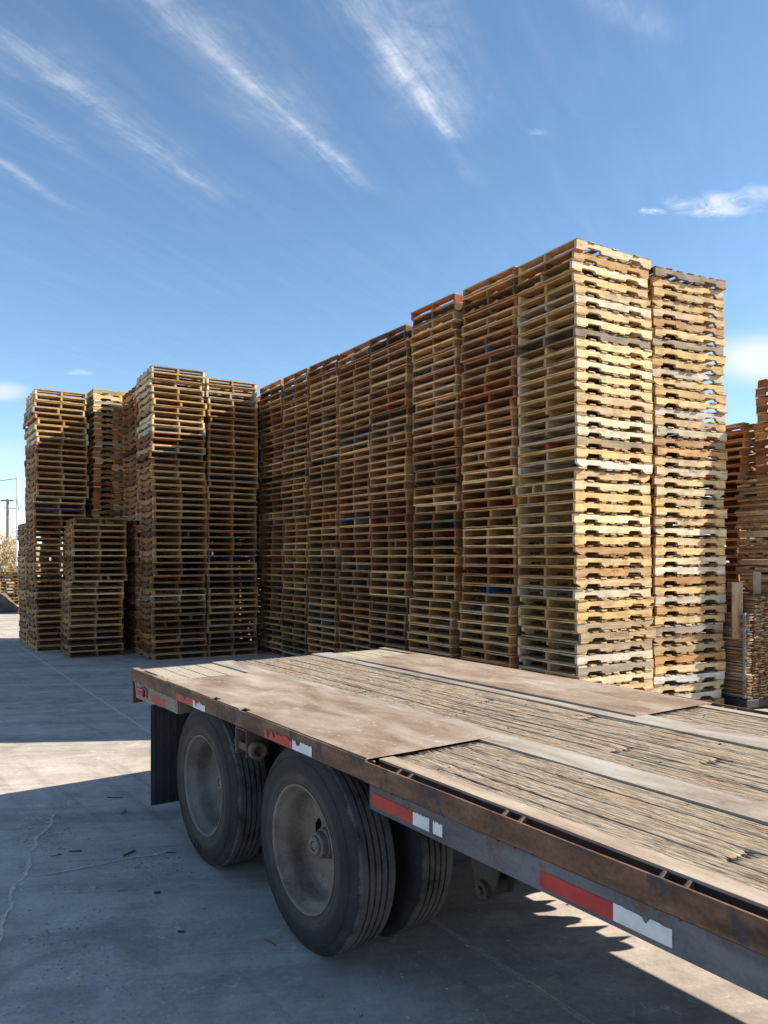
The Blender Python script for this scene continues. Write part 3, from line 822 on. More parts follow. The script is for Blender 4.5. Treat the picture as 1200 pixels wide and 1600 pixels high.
# small far pile at the left edge of the yard
stack((-12.55, 26.4), 20, 'E', 15, PAL_FAR, 75, 1)
stack((-15.0, 30.0), 15, 'E', 13, PAL_SUN, 76, 1, jit=4)
so = STUFF.build('pallet_stacks')
tag(so, 'rows of stacked wooden pallets filling the rest of the yard', 'pallet stacks', kind='stuff')

# ------------------------------------------------------------------ lumber pile and slat cage on the far right
def uw(ang):
    a = R(ang); return Vector((math.cos(a), math.sin(a), 0)), Vector((-math.sin(a), math.cos(a), 0))
lum = empty('lumber_pile', (5.45, 9.94, 1.62), R(27))
tag(lum, 'pile of loose brown boards stacked crosswise behind the slat cage', 'lumber pile')
rg = random.Random(8)
mA = MB(); mA.box((0, 0, 0), (1.0, .132, .030)); meA = mA.mesh('board', M_BOARD)
mB = MB(); mB.box((0, 0, 0), (1.15, .098, .030)); meB = mB.mesh('board', M_BOARD)
for me, mbx in ((meA, mA), (meB, mB)):
    a = me.attributes.new('grain', 'FLOAT_VECTOR', 'POINT'); a.data.foreach_set('vector', np.array(mbx.v, dtype=np.float32).ravel())
    a = me.attributes.new('tint', 'FLOAT_COLOR', 'POINT'); a.data.foreach_set('color', np.ones(len(mbx.v) * 4, dtype=np.float32))
nl = 42; z = 0.0
for l in range(nl):
    cross = (l // 3) % 2
    tone = TONES[rg.choice(['tan', 'tan', 'pale', 'tan', 'pale', 'brown'])]
    if cross:                              # boards lying along u: their ends show on the left side
        y = 0.0
        while y < .98:
            if rg.random() < .93:
                f = rg.uniform(.95, 1.4)
                link('board', meB, lum, (rg.uniform(-.03, .02), y, z), (0, 0, rg.uniform(-.01, .01)), [c * f for c in tone])
            y += .098 + rg.uniform(.001, .012)
    else:                                  # boards lying along w: their sides show
        for x in (0, .14, .30, .46, .62, .78, .94):
            if x and rg.random() < .3: continue
            f = rg.uniform(1.0, 1.4)
            link('board', meA, lum, (x + .14 + rg.uniform(-.012, .008), 0 + rg.uniform(-.03, .03), z), (0, 0, math.pi / 2 + rg.uniform(-.008, .008)), [c * f for c in tone])
    z += .0312 + (.012 if l % 3 == 2 else 0)* rg.random()

cage = empty('slat_cage', (4.63, 9.86, 0), R(25))
tag(cage, 'blue grey metal cage packed with thin wooden slats', 'cage')
mb = MB()
for x, y in ((0, 0), (0, .42), (.70, 0), (.70, .42)):
    mb.box((x - .016, y - .016, .14), (x + .016, y + .016, 1.26 if y else 1.24))
mb.build('post', M_CAGE, cage)
for zz in (.17, .38, .57, .77, 1.00, 1.22):
    m = MB(); m.box((-.012, .018, zz - .012), (.012, .402, zz + .012)); m.build('crossbar', M_CAGE, cage)
m = MB(); m.box((-.03, -.06, .02), (.76, .5, .13)); m.build('tray', M_PLASTIC, cage, bev=.01)
st = Stuff()
rg = random.Random(12)
TEMPL_S = board_template(.5, .085, .009, 1)
svs, sfs = np.array(TEMPL_S[0]), TEMPL_S[1]
def slat(M, tone):
    A = np.array(M); st.v.append(svs @ A[:3, :3].T + A[:3, 3])
    st.g.append(svs + np.array([rg.uniform(0, 60), rg.uniform(0, 60), 0]))
    st.c.append(np.tile(np.array([*tone, 1.0]), (len(svs), 1)))
    st.f += [tuple(i + st.n for i in f) for f in sfs]; st.n += len(svs)
for col_i in range(6):
    z = .135; top = 1.22 if col_i == 0 else 1.42 + rg.uniform(-.06, .05)
    lean = rg.uniform(-.02, .02)
    while z < top:
        tn = TONES[rg.choice(['tan', 'brown', 'tan', 'pale', 'reddish', 'grey'])]; f = rg.uniform(.7, 1.25)
        slat(Matrix.Translation((.05 + col_i * .108 + rg.uniform(-.012, .012) + lean * z, .22 + rg.uniform(-.03, .03), z)) @ Matrix.Rotation(math.pi / 2 + rg.gauss(0, .06), 4, 'Z') @ Matrix.Rotation(rg.gauss(0, .02), 4, 'X'), [c * f for c in tn])
        z += .0105 + rg.random() * .004
so2 = st.build('slats'); so2.parent = cage; so2['kind'] = 'stuff'

def loose_plank(name, label, loc, size, rot, tone):
    m = MB(); m.box((-size[0] / 2, -size[1] / 2, 0), (size[0] / 2, size[1] / 2, size[2]))
    me = m.mesh(name, M_BOARD)
    a = me.attributes.new('grain', 'FLOAT_VECTOR', 'POINT'); a.data.foreach_set('vector', np.array([(p[2], p[0], p[1]) for p in m.v], dtype=np.float32).ravel())
    a = me.attributes.new('tint', 'FLOAT_COLOR', 'POINT'); a.data.foreach_set('color', np.ones(len(m.v) * 4, dtype=np.float32))
    o = link(name, me, None, loc, rot, tone)
    return tag(o, label, 'plank')
loose_plank('upright_plank', 'upright brown plank standing inside the end of the slat cage', (4.57, 9.93, .90), (.15, .02, .73), (R(-2), R(1), R(10)), (0.43, 0.29, 0.16))
loose_plank('upright_plank', 'upright grey plank standing on the slats below the lumber pile', (4.93, 10.16, 1.42), (.115, .02, .34), (R(-4), R(3), R(12)), (0.40, 0.29, 0.185))

# ------------------------------------------------------------------ the trailer
TX, TY = -2.009, 6.10
tr = empty('flatbed_trailer', (TX, TY, 0), math.atan2(-.8195, .573))
tag(tr, 'long flatbed trailer with rusty rail, worn plank deck and dual wheels', 'trailer')
ZD, TW, TL = 1.07, 2.46, 9.0
# deck planks: x = along the trailer, y = across
def plank(x0, x1, y0, y1, seed, worn=0.0, amp=0.0036):
    rg = random.Random(seed)
    L = x1 - x0; w = y1 - y0
    detail = x0 < 5.8
    ns = max(6, int(L / (.045 if detail else .3))); nv = 27 if detail else 6
    vs, fs, wn = [], [], []
    e0 = [rg.gauss(0, .010) * (1 - worn) for _ in range(nv)]; e1 = [rg.gauss(0, .010) * (1 - worn) for _ in range(nv)]
    a = amp * (1 - .8 * worn)
    for i in range(ns + 1):
        t = i / ns
        for j in range(nv):
            s = j / (nv - 1)
            x = x0 + L * t + (e0[j] if i == 0 else e1[j] if i == ns else 0)
            y = y0 + .002 + (w - .004) * s
            h = noise.noise(Vector((x * 1.1, j * 0.41 + seed * 5.1, seed))) * a * 1.0 + noise.noise(Vector((x * 5.5, j * 7.37, seed * 2.3))) * a * .65 + noise.noise(Vector((x * 19, j * 9.13, seed * 1.3))) * a * .35
            crk = noise.noise(Vector((x * .9 + 40, j * 5.3 + seed * 1.7, 3)))
            if crk > .28: h -= (crk - .28) * .035 * (1 - worn)
            if j in (0, nv - 1): h -= .005 * (1 - worn) + .0015
            endd = min(t, 1 - t) * L
            if endd < .10: h -= (1 - endd / .10) * .006 * rg.random() * (1 - worn)
            vs.append((x, y, ZD - .004 + h)); wn.append(worn)
    for i in range(ns):
        for j in range(nv - 1):
            q = i * nv + j; fs.append((q, q + nv, q + nv + 1, q + 1))
    # skirt
    per = [j for j in range(nv)] + [i * nv + nv - 1 for i in range(1, ns + 1)] + [ns * nv + j for j in range(nv - 2, -1, -1)] + [i * nv for i in range(ns - 1, 0, -1)]
    n0 = len(vs)
    for p in per: vs.append((vs[p][0], vs[p][1], ZD - .038)); wn.append(0.0)
    for i in range(len(per)):
        j = (i + 1) % len(per); fs.append((per[i], per[j], n0 + j, n0 + i))
    me = bpy.data.meshes.new('deck_plank'); me.from_pydata(vs, [], fs)
    me.polygons.foreach_set('use_smooth', [True] * ((ns) * (nv - 1)) + [False] * len(per))
    at = me.attributes.new('worn', 'FLOAT', 'POINT'); at.data.foreach_set('value', np.array(wn, dtype=np.float32))
    me.materials.append(M_DECK)
    bm = bmesh.new(); bm.from_mesh(me); bmesh.ops.recalc_face_normals(bm, faces=bm.faces); bm.to_mesh(me); bm.free()
    return link('deck_plank', me, tr)
rg = random.Random(77); sd = 0
def band(y0, y1, n, x0, x1, joints, worn=0.0):
    global sd
    w = (y1 - y0) / n
    for i in range(n):
        cuts = [x0] + [c for c in joints.get(i, [])] + [x1]
        for a, b2 in zip(cuts[:-1], cuts[1:]):
            sd += 1
            plank(a + (.006 if a != x0 else 0), b2 - (.006 if b2 != x1 else 0), y0 + i * w, y0 + (i + 1) * w, sd, worn)
band(.150, .665, 4, 3.37, TL, {0: [7.2], 1: [4.88, 7.9], 2: [6.1], 3: [7.0]})
band(.865, 1.620, 5, .03, TL, {0: [1.9, 5.6], 1: [3.86, 6.9], 2: [4.22, 7.6], 3: [2.6, 5.9], 4: [3.3, 6.6]})
band(1.845, 2.300, 3, 3.47, TL, {0: [5.5], 1: [6.4], 2: [5.0, 7.4]})
band(.075, .660, 4, .03, .86, {}, .85)
band(1.845, 2.385, 4, .03, .66, {}, .85)
m = MB(); rg = random.Random(21)
for xx in [.30 + .42 * i for i in range(21)]:
    for y0_, y1_, n_, lo in ((.150, .665, 4, 3.40), (.865, 1.620, 5, .05), (1.845, 2.300, 3, 3.5)):
        if xx < lo: continue
        w_ = (y1_ - y0_) / n_
        for i in range(n_):
            for f_ in (.28, .72):
                if rg.random() < .7: continue
                px_, py_ = xx + rg.uniform(-.02, .02), y0_ + (i + f_) * w_ + rg.uniform(-.008, .008)
                m.tube((px_, py_, ZD - .012), (px_, py_, ZD - .001), .0055, n=8)
sc_ = m.build('deck_screws', M_WINCH, tr); sc_['kind'] = 'stuff'
# steel on the deck
def plate(name, x0, x1, y0, y1, zt, th, mat, seed, bow=.004, notches=()):
    nx = 54 if notches else 24
    ys = [y0, y0 + .036] + [y0 + .036 + (y1 - y0 - .036) * j / 6 for j in range(1, 7)] if notches else [y0 + (y1 - y0) * j / 6 for j in range(7)]
    ny = len(ys) - 1
    gone = lambda i, j: i < 0 or j < 0 or i >= nx or j >= ny or (j == 0 and any(a < x0 + (x1 - x0) * (i + .5) / nx < b for a, b in notches))
    vs, fs = [], []
    for k2 in range(2):
        for i in range(nx + 1):
            for j in range(ny + 1):
                x = x0 + (x1 - x0) * i / nx; y = ys[j]
                h = noise.noise(Vector((x * 1.6, y * 3, seed))) * bow
                vs.append((x, y, zt + h - (th if k2 == 0 else 0)))
    N = (nx + 1) * (ny + 1)
    for i in range(nx):
        for j in range(ny):
            if gone(i, j): continue
            q = i * (ny + 1) + j
            c = (q, q + ny + 1, q + ny + 2, q + 1)
            fs.append(tuple(N + p for p in c)); fs.append(c[::-1])
            for (di, dj), (a, b) in (((0, -1), (0, 1)), ((1, 0), (1, 2)), ((0, 1), (2, 3)), ((-1, 0), (3, 0))):
                if gone(i + di, j + dj): fs.append((c[a], c[b], N + c[b], N + c[a]))
    m = MB(); m.add(vs, fs)
    return m.build(name, mat, tr)
plate('wheel_well_plate', .80, 3.36, .009, .752, ZD + .013, .008, M_PLATE, 3, .002, ((1.60, 1.70), (2.02, 2.12)))
plate('wheel_well_plate', .60, 3.46, 1.735, 2.425, ZD + .013, .010, M_PLATE, 4)
plate('deck_strip', .013, TL, .672, .856, ZD + .003, .012, M_STRIP, 5, .001)
plate('deck_strip', .013, TL, 1.630, 1.836, ZD + .003, .012, M_STRIP, 6, .001)
plate('edge_strip', 3.37, TL, .068, .146, ZD + .002, .010, M_EDGE, 7, .0008)
plate('edge_strip', 3.47, TL, 2.306, 2.378, ZD + .002, .010, M_EDGE, 8, .0008)
# under the wheel plates, so that nothing shows through
m = MB(); m.box((.86, .30, ZD - .04), (3.36, .665, ZD - .01)); m.box((.66, 1.85, ZD - .04), (3.46, 2.2, ZD - .01)); m.build('wheel_well_pan', M_DARK, tr)

# rub rails
def rail(x0, x1, y, thick, z0, z1, seed, bend, flange=None):
    n = int((x1 - x0) / .08); vs, fs = [], []
    for i in range(n + 1):
        x = x0 + (x1 - x0) * i / n
        b1 = noise.noise(Vector((x * 1.9, seed, 0))) * bend; b2 = noise.noise(Vector((x * 3.1, seed, 9))) * bend * .4
        vs += [(x, y + b2 * .3, z0 + b2 * .4), (x, y + b1, z1 + b2 * .3), (x, y + thick + b1, z1 + b2 * .3), (x, y + thick + b2 * .3, z0 + b2 * .4)]
        if i:
            a = 4 * (i - 1)
            for k2 in range(4): fs.append((a + k2, a + (k2 + 1) % 4, a + 4 + (k2 + 1) % 4, a + 4 + k2))
    fs.append((3, 2, 1, 0)); e = 4 * n; fs.append((e, e + 1, e + 2, e + 3))
    m = MB(); m.add(vs, fs)
    return m.build('rub_rail', M_RUST, tr, bev=.0015)
rail(3.37, TL, -.012, .011, .986, ZD + .003, 2, .007)
rail(3.47, TL, TW + .001, .011, .986, ZD + .003, 5, .006)
r0 = rail(0, 3.37, -.004, .012, .984, ZD + .008, 3, .0015)
rail(0, 3.47, TW - .008, .012, .972, ZD + .008, 4, .0015)
# the near rear edge: a flat flange with open stake pockets
m = MB()
holes = [(.05, .11), (.16, .50), (.55, .61), (.66, .71)]
xs = 0.0
for a, b2 in holes + [(.80, .80)]:
    if a > xs: m.box((xs, .010, ZD - .004), (a, .060, ZD + .006))
    xs = b2
m.box((0, .048, ZD - .05), (3.36, .056, ZD - .008)); m.box((.8, .012, ZD - .045), (3.36, .048, ZD - .035))
m.build('edge_flange', M_PLATE, tr)
m = MB(); m.box((0, 2.39, ZD - .004), (3.47, 2.450, ZD + .005)); m.build('edge_flange', M_PLATE, tr)
# stake pockets between rail and deck: two cross tabs with a dipped top and a floor
def pocket(x, y0, y1):
    m = MB()
    for dx in (-.040, .040):
        m.prism([(y0, ZD - .10), (y1, ZD - .10), (y1, ZD - .006), (y1 - .02, ZD - .002), (y0 + .02, ZD - .014), (y0, ZD - .010)], x + dx - .004, x + dx + .004, lambda u, v, h: (h, u, v))
    m.box((x - .036, y0 + .002, ZD - .060), (x + .036, y0 + .008, ZD - .014))
    return m.build('stake_pocket', M_WINCH, tr)
for i in range(9):
    pocket(3.59 + .635 * i, .003, .070); pocket(3.59 + .635 * i, 2.382, 2.459)
for x in (.13, .58):
    pocket(x, .012, .048)
# side beams
def beam(y0, y1, ya, yb):
    m = MB(); m.box((3.37, y0, .868), (TL, y1, .977)); m.box((3.37, ya, .862), (TL, yb, .872))
    return m.build('side_beam', M_BEAM, tr, bev=.002)
beam(.018, .030, .018, .10); beam(2.43, 2.442, 2.36, 2.442)
# added gap floor blocks sunlight; dark channel web puts shade into the colour
m = MB(); m.box((3.37, -.0005, .978), (TL, .0815, .9855)); m.box((3.47, 2.379, .978), (TL, 2.4605, .9855)); m.box((3.37, .074, .986), (TL, .082, ZD - .009)); m.box((3.47, 2.366, .986), (TL, 2.374, ZD - .009)); m.build('added_gap_ledge', M_DARK, tr)

# rear panel with lamp and tape
m = MB()
m.prism([(.02, .972), (.98, .968), (.985, .872), (.70, .872), (.36, .850), (.06, .850)], .022, .034, lambda u, v, h: (u, h, v))
m.box((.97, .034, .872), (.985, .40, .965))
m.build('tail_panel', M_PANEL, tr, bev=.002)
m = MB()
m.box((.20, .006, .886), (.345, .022, .958)); lamp = m.build('lamp_bracket', M_PANEL, tr, bev=.004)
m = MB(); m.box((.215, -.016, .893), (.330, .006, .951)); m.build('marker_light', M_LENS, lamp, bev=.008)
def tape(name, x0, x1, z0, z1, y, mat, seed, ragged=0.0, bites=()):
    rg = random.Random(seed)
    top = []
    n = 14 if ragged else 1
    for i in range(n + 1):
        x = x1 - (x1 - x0) * i / n
        d = (rg.random() ** 1.6 * ragged) if ragged else 0
        for bx, bw, bd in bites:
            if abs(x - bx) < bw: d = max(d, bd)
        top.append((x, z1 - d))
    m = MB(); m.prism([(x0, z0), (x1, z0)] + top, y - .0012, y, lambda u, v, h: (u, h, v))
    return m.build(name, mat, tr)
tape('red_reflective_tape', .06, .16, .902, .945, .0205, M_REDT, 1, .02)
tape('red_reflective_tape', .43, .742, .880, .932, .0205, M_REDT, 2, .012)
tape('white_reflective_tape', .744, .955, .884, .936, .0205, M_PANEL, 3, .004)
tape('red_reflective_tape', 1.04, 1.348, .984, 1.036, -.0058, M_REDT, 4, .018, ((1.19, .015, .03),))
tape('white_reflective_tape', 1.350, 1.552, .984, 1.036, -.0058, M_WHTT, 5, .020, ((1.40, .014, .036),))
tape('red_reflective_tape', 2.392, 2.705, .988, 1.041, -.0062, M_REDT, 6, .022, ((2.43, .012, .05), (2.50, .012, .04)))
tape('white_reflective_tape', 2.708, 2.906, .990, 1.041, -.0062, M_WHTT, 7, .012, ((2.77, .02, .024),))
tape('red_reflective_tape', 3.395, 3.684, .884, .938, .0165, M_REDT, 8)
tape('white_reflective_tape', 3.686, 3.792, .884, .938, .0165, M_WHTT, 9, .006)
tape('white_reflective_tape', 3.815, 3.872, .886, .938, .0165, M_WHTT, 10, .010)
tape('red_reflective_tape', 4.376, 4.669, .878, .932, .0165, M_REDT, 11, .003)
tape('white_reflective_tape', 4.671, 4.870, .880, .934, .0165, M_WHTT, 12, .006, ((4.79, .008, .02),))
tape('red_reflective_tape', 5.45, 5.75, .878, .932, .0165, M_REDT, 13)
tape('white_reflective_tape', 5.752, 5.95, .878, .932, .0165, M_WHTT, 14)

# chassis
m = MB(); m.box((0, .014, .80), (.012, TW - .014, ZD - .012)); m.build('rear_sill', M_RUST, tr)
for y in (.78, 1.58):
    m = MB()
    m.box((.1, y, .60), (TL, y + .012, .96)); m.box((.1, y - .06, .585), (TL, y + .072, .60)); m.box((.1, y - .06, .96), (TL, y + .072, .972))
    m.build('main_beam', M_DARK, tr)
x = .3
while x < TL:
    m = MB(); m.box((x, .10 if not .9 < x < 3.4 else .72, .975), (x + .05, 2.36 if not .6 < x < 3.4 else 1.76, ZD - .045)); m.build('cross_member', M_DARK, tr)
    x += .42
m = MB()
for a, b2, y0_, y1_ in ((3.32, 3.44, .085, .668), (3.42, 3.54, 1.84, 2.30), (.78, .90, .08, .668), (.56, .70, 1.84, 2.38)): m.box((a, y0_, ZD - .075), (b2, y1_, ZD - .0415))
m.build('cross_member', M_DARK, tr)  # added under the plank ends to block slivers of sunlight
AX = (1.483, 2.78); RT = .505
def hmap(cx, y0, sgn): return lambda a, b, h: (cx + a, y0 + sgn * h, RT + b)
# tyre profile: radius over depth, from the outer face inwards
TYRE_W = .245
SIDE = [(.300, .020), (.312, .006), (.318, .001), (.330, -.002), (.345, -.003), (.385, -.009), (.43, -.008), (.455, -.002), (.474, .007), (.488, .018), (.494, .024)]
def tyre_mesh():
    m = MB(); N = 120
    mp = lambda a, b, h: (a, h, b)
    m.lathe(SIDE, N, mp); m.lathe([(r, TYRE_W - h) for r, h in SIDE], N, mp)
    e0, e1 = .024, TYRE_W - .024
    m.lathe([(.494, e0), (.5035, e0 + .010)], N, mp); m.lathe([(.494, e1), (.5035, e1 - .010)], N, mp)
    a0, a1 = e0 + .010, e1 - .010
    gs = [a0 + (a1 - a0) * q for q in (.215, .405, .595, .785)]
    gw = .0058; edges = [a0] + [x for g in gs for x in (g - gw, g + gw)] + [a1]
    for k2 in range(0, len(edges), 2):
        lo, hi = edges[k2], edges[k2 + 1]
        m.lathe([(.505 if k2 else .5035, lo), (.505, (lo + hi) / 2), (.505 if k2 < len(edges) - 2 else .5035, hi)], N, mp)
    for g in gs:
        m.lathe([(.505, g - gw), (.489, g - gw * .6)], N, mp); m.lathe([(.489, g - gw * .6), (.489, g + gw * .6)], N, mp); m.lathe([(.489, g + gw * .6), (.505, g + gw)], N, mp)
    for rr, hh in ((.346, -.003), (.448, -.0045)):
        m.lathe([(rr - .003, hh + .001), (rr - .001, hh - .0025), (rr + .001, hh - .0025), (rr + .003, hh + .001)], N, mp)
    return m.mesh('tyre', M_TYRE)
ME_TYRE = tyre_mesh()
def rim_mesh(mat):
    prof = [(.300, .022), (.312, .006), (.316, .000), (.312, -.004), (.303, .000), (.298, .012), (.292, .030), (.272, .050), (.264, .075), (.262, .120), (.256, .150), (.236, .164), (.205, .170), (.105, .166)]
    fine = []
    for (r0, h0), (r1, h1) in zip(prof[:-1], prof[1:]):
        n = max(1, int(abs(r0 - r1) / .006)) if r0 < .24 else 1
        fine += [(r0 + (r1 - r0) * k2 / n, h0 + (h1 - h0) * k2 / n) for k2 in range(n)]
    prof = fine + [prof[-1]] + [(.070, .166)]
    def skip(i, k2):
        r = (prof[k2][0] + prof[k2 + 1][0]) / 2
        if r > .235: return False
        t = 2 * math.pi * (i + .5) / 144
        u, v = abs(r * math.cos(t)) - .125, r * math.sin(t)
        return (u / .034) ** 2 + (v / .052) ** 2 < 1
    m = MB(); m.lathe(prof, 144, lambda a, b, h: (a, h, b), skip)
    m.lathe([(.255, .235), (.255, .150)], 60, lambda a, b, h: (a, h, b))
    return m.mesh('wheel', mat)
ME_RIM, ME_RIM2 = rim_mesh(M_RIM), rim_mesh(M_RIM2)
def hub_mesh():
    m = MB()
    m.lathe([(.0, .070), (.020, .070), (.020, .078), (.026, .078), (.026, .066), (.044, .066), (.049, .072), (.049, .082), (.062, .084), (.066, .092), (.066, .118), (.074, .122), (.080, .168)], 40, lambda a, b, h: (a, h, b), smooth=False)
    return m.mesh('hub', M_HUB)
M_HUB = mat_metal('dusty_hub_steel', [(0.3, (0.105, 0.085, 0.07)), (0.5, (0.165, 0.14, 0.12)), (0.7, (0.24, 0.21, 0.185))], 20.0, None, 0.7)
ME_HUB = hub_mesh()
def stroke_letters(txt, r, a0, size, y):
    """raised moulded letters on the side wall, feet towards the rim"""
    L = {'E': [((0, 0), (0, 1)), ((0, 0), (.6, 0)), ((0, .5), (.5, .5)), ((0, 1), (.6, 1))], 'I': [((.2, 0), (.2, 1))], 'S': [((0, 0), (.6, 0)), ((.6, 0), (.6, .5)), ((.6, .5), (0, .5)), ((0, .5), (0, 1)), ((0, 1), (.6, 1))]}
    m = MB(); a = a0
    for ch in txt:
        for (p, q) in L[ch]:
            def pt(u, v):
                ang = a + (u * size) / r; rr = r + (v - .5) * size
                return Vector((rr * math.cos(ang), y, rr * math.sin(ang)))
            A, B = pt(*p), pt(*q)
            d = (B - A).normalized(); n = Vector((0, 1, 0)).cross(d) * .0028
            m.add([A + n - d * .002, A - n - d * .002, B - n + d * .002, B + n + d * .002, A + n * .8 - Vector((0, .0035, 0)), A - n * .8 - Vector((0, .0035, 0)), B - n * .8 - Vector((0, .0035, 0)), B + n * .8 - Vector((0, .0035, 0))],
                  [(4, 5, 6, 7), (0, 1, 5, 4), (1, 2, 6, 5), (2, 3, 7, 6), (3, 0, 4, 7)])
        a += size * (.5 if ch == 'I' else .95) / r
    return m
def wheel(cx, y0, sgn, rim_me, ang, hub=True):
    o = link('wheel', rim_me, tr, (cx, y0, RT), (0, ang if sgn > 0 else ang, 0 if sgn > 0 else math.pi))
    t = link('tyre', ME_TYRE, o)
    if hub: link('hub', ME_HUB, o, (0, 0 if hub is True else hub, 0))
    return o, t
for n, cx in enumerate(AX):
    rm = ME_RIM if n else ME_RIM2
    w1, t1 = wheel(cx, .006, 1, rm, R(18 if n else 50), True if n else .045)
    wheel(cx, .350 + .245, -1, rm, R(30), False)
    wheel(cx, TW - .006, -1, rm, R(40))
    wheel(cx, TW - .350 - .245, 1, rm, R(70), False)
    m = MB(); m.tube((cx, .16, RT), (cx, TW - .16, RT), .062, n=20); m.tube((cx, .30, RT), (cx, .62, RT), .20, n=28); m.tube((cx, TW - .30, RT), (cx, TW - .62, RT), .20, n=28)
    m.build('axle', M_DARK, tr)
    if n == 0:
        sl = stroke_letters('EIS', .408, R(180 + 70), .050, .006 - .0095)
        sl.build('tyre_lettering', M_TYRE, t1, (0, 0, 0)).location = (0, -.006, 0)
        t1.children[0].rotation_euler = (0, -R(55), 0)
# springs and hangers
def hanger(cx, y, z0, zt):
    m = MB()
    for dy in (-.055, .055):
        m.prism([(cx - .13, zt), (cx + .12, zt), (cx + .060, z0 + .02), (cx + .035, z0 - .022), (cx - .035, z0 - .022), (cx - .060, z0 + .02)], y + dy - .006, y + dy + .006, lambda u, v, h: (u, h, v))
    h = m.build('spring_hanger', M_DARK, tr)
    m = MB(); m.tube((cx, y - .085, z0 + .01), (cx, y + .085, z0 + .01), .036, n=18); m.tube((cx, y - .10, z0 + .01), (cx, y + .10, z0 + .01), .018, n=12); m.tube((cx - .02, y - .0625, z0 + .17), (cx - .02, y - .0615, z0 + .17), .034, n=18)
    m.build('bolt', M_DARK, h)
    return h
for y in (.72, TW - .72):
    for cx in (.86, 2.13):
        hanger(cx, y, .60, .80)
    hanger(3.50, y, .56, .80)
    for cx in AX:
        m = MB()
        for k2 in range(5):
            l = .60 - .09 * k2
            m.box((cx - l, y - .035, .575 + .013 * k2), (cx + l, y + .035, .586 + .013 * k2))
        m.build('leaf_spring', M_DARK, tr)
hanger(3.80, .36, .585, .86); hanger(3.80, TW - .36, .585, .86)
m = MB(); m.box((3.66, .26, .80), (3.95, TW - .26, .87)); m.build('hanger_beam', M_DARK, tr)

# strap winches
def winch(cx, y0, out, zt=.975, teeth=True):
    """bent bracket holding a slotted drum whose round end sticks out; out = -1 towards the near side"""
    m = MB()
    x0, x1 = cx - .065, cx + .075
    for xx in (x0, x1):
        m.box((xx - .005, y0, zt - .155), (xx + .005, y0 + .14, zt))
    m.box((x0, y0, zt - .008), (x1, y0 + .14, zt))
    if teeth: m.box((x0 - .0, y0 + .132, zt - .15), (x1, y0 + .14, zt - .008))
    w = m.build('strap_winch', M_WINCH, tr, bev=.002)
    m = MB()
    zc2, yc = zt - .108, y0 + .045
    for dy in (-.016, .016): m.box((x0 + .006, yc + dy - .012, zc2 - .020), (x1 - .006, yc + dy + .010, zc2 + .020))
    m.build('drum', M_WINCH, w)
    m = MB()
    m.lathe([(.026, .0), (.026, .015), (.047, .022), (.050, .030), (.050, .075), (.046, .080), (.030, .080), (.026, .074), (.026, .030), (.0, .030)], 28, lambda a, b, h: (x1 + .005 + h, yc + a, zc2 + b))
    m.build('drum_end', M_WINCH, w)
    m = MB()
    for k2 in range(10 if teeth else 0):
        t = 2 * math.pi * k2 / 10
        m.prism([(math.cos(t - .18) * .040, math.sin(t - .18) * .040), (math.cos(t + .05) * .056, math.sin(t + .05) * .056), (math.cos(t + .45) * .042, math.sin(t + .45) * .042), (0, 0)], x0 - .018, x0 - .008, lambda u, v, h: (h, yc + u, zc2 + v))
    if teeth: m.build('ratchet', M_WINCH, w)
    return w
winch(2.06, .004, -1)
for cx in (3.62, 4.13, 5.35, 6.6): winch(cx, TW - .145, 1, .868, False)
# mud flap
m = MB()
m.box((.525, -.015, .125), (.533, .60, .862))
for k2 in range(11): m.box((.533, .0 + k2 * .056, .128), (.541, .016 + k2 * .056, .860))
fl = m.build('mud_flap', M_FLAP, tr)
m = MB(); m.box((.518, -.01, .84), (.55, .62, .868)); m.build('flap_hanger', M_DARK, tr)
m = MB(); m.box((.40, .03, .66), (.415, .10, .86)); m.build('rear_bracket', M_DARK, tr)
m = MB(); m.tube((.54, .10, .845), (.56, .10, .845), .014, n=8); m.tube((.54, .50, .845), (.56, .50, .845), .014, n=8); m.build('flap_bolts', M_STRIP, tr)

# ------------------------------------------------------------------ debris on the concrete
def chip(label, px, L, w, th, rz, tone, seed):
    rg = random.Random(seed)
    p = ground_px(*px); L *= .75; w *= .62; th *= .7
    m = MB()
    n = 5; vs, fs = [], []
    for i in range(n + 1):
        t = i / n; x = (t - .5) * L; ww = w * (.35 + .65 * math.sin(math.pi * (.12 + .76 * t))) * rg.uniform(.75, 1.15); o = rg.uniform(-.15, .15) * w
        vs += [(x, o - ww / 2, .001), (x, o + ww / 2, .001), (x, o + ww / 2, th), (x, o - ww / 2, th * rg.uniform(.7, 1.2))]
        if i:
            a = 4 * (i - 1)
            for k2 in range(4): fs.append((a + k2, a + (k2 + 1) % 4, a + 4 + (k2 + 1) % 4, a + 4 + k2))
    fs += [(3, 2, 1, 0), (4 * n, 4 * n + 1, 4 * n + 2, 4 * n + 3)]
    m.add(vs, fs)
    me = m.mesh('wood_splinter', M_BOARD)
    a = me.attributes.new('grain', 'FLOAT_VECTOR', 'POINT'); a.data.foreach_set('vector', np.array(m.v, dtype=np.float32).ravel())
    a = me.attributes.new('tint', 'FLOAT_COLOR', 'POINT'); a.data.foreach_set('color', np.ones(len(m.v) * 4, dtype=np.float32))
    o = link('wood_splinter', me, None, (p.x, p.y, 0), (0, 0, rz), tone)
    return tag(o, label, 'splinter', 'wood splinters scattered on the concrete')
DK, BR, PL, GY = (0.10, 0.08, 0.07), (0.26, 0.17, 0.10), (0.52, 0.42, 0.30), (0.33, 0.29, 0.25)
chip('brown splinter on the concrete just before the front wheel', (421, 1474), .11, .022, .012, R(-38), BR, 1)
chip('dark slanting splinter lying across the thin crack', (202, 1334), .14, .022, .014, R(62), DK, 2)
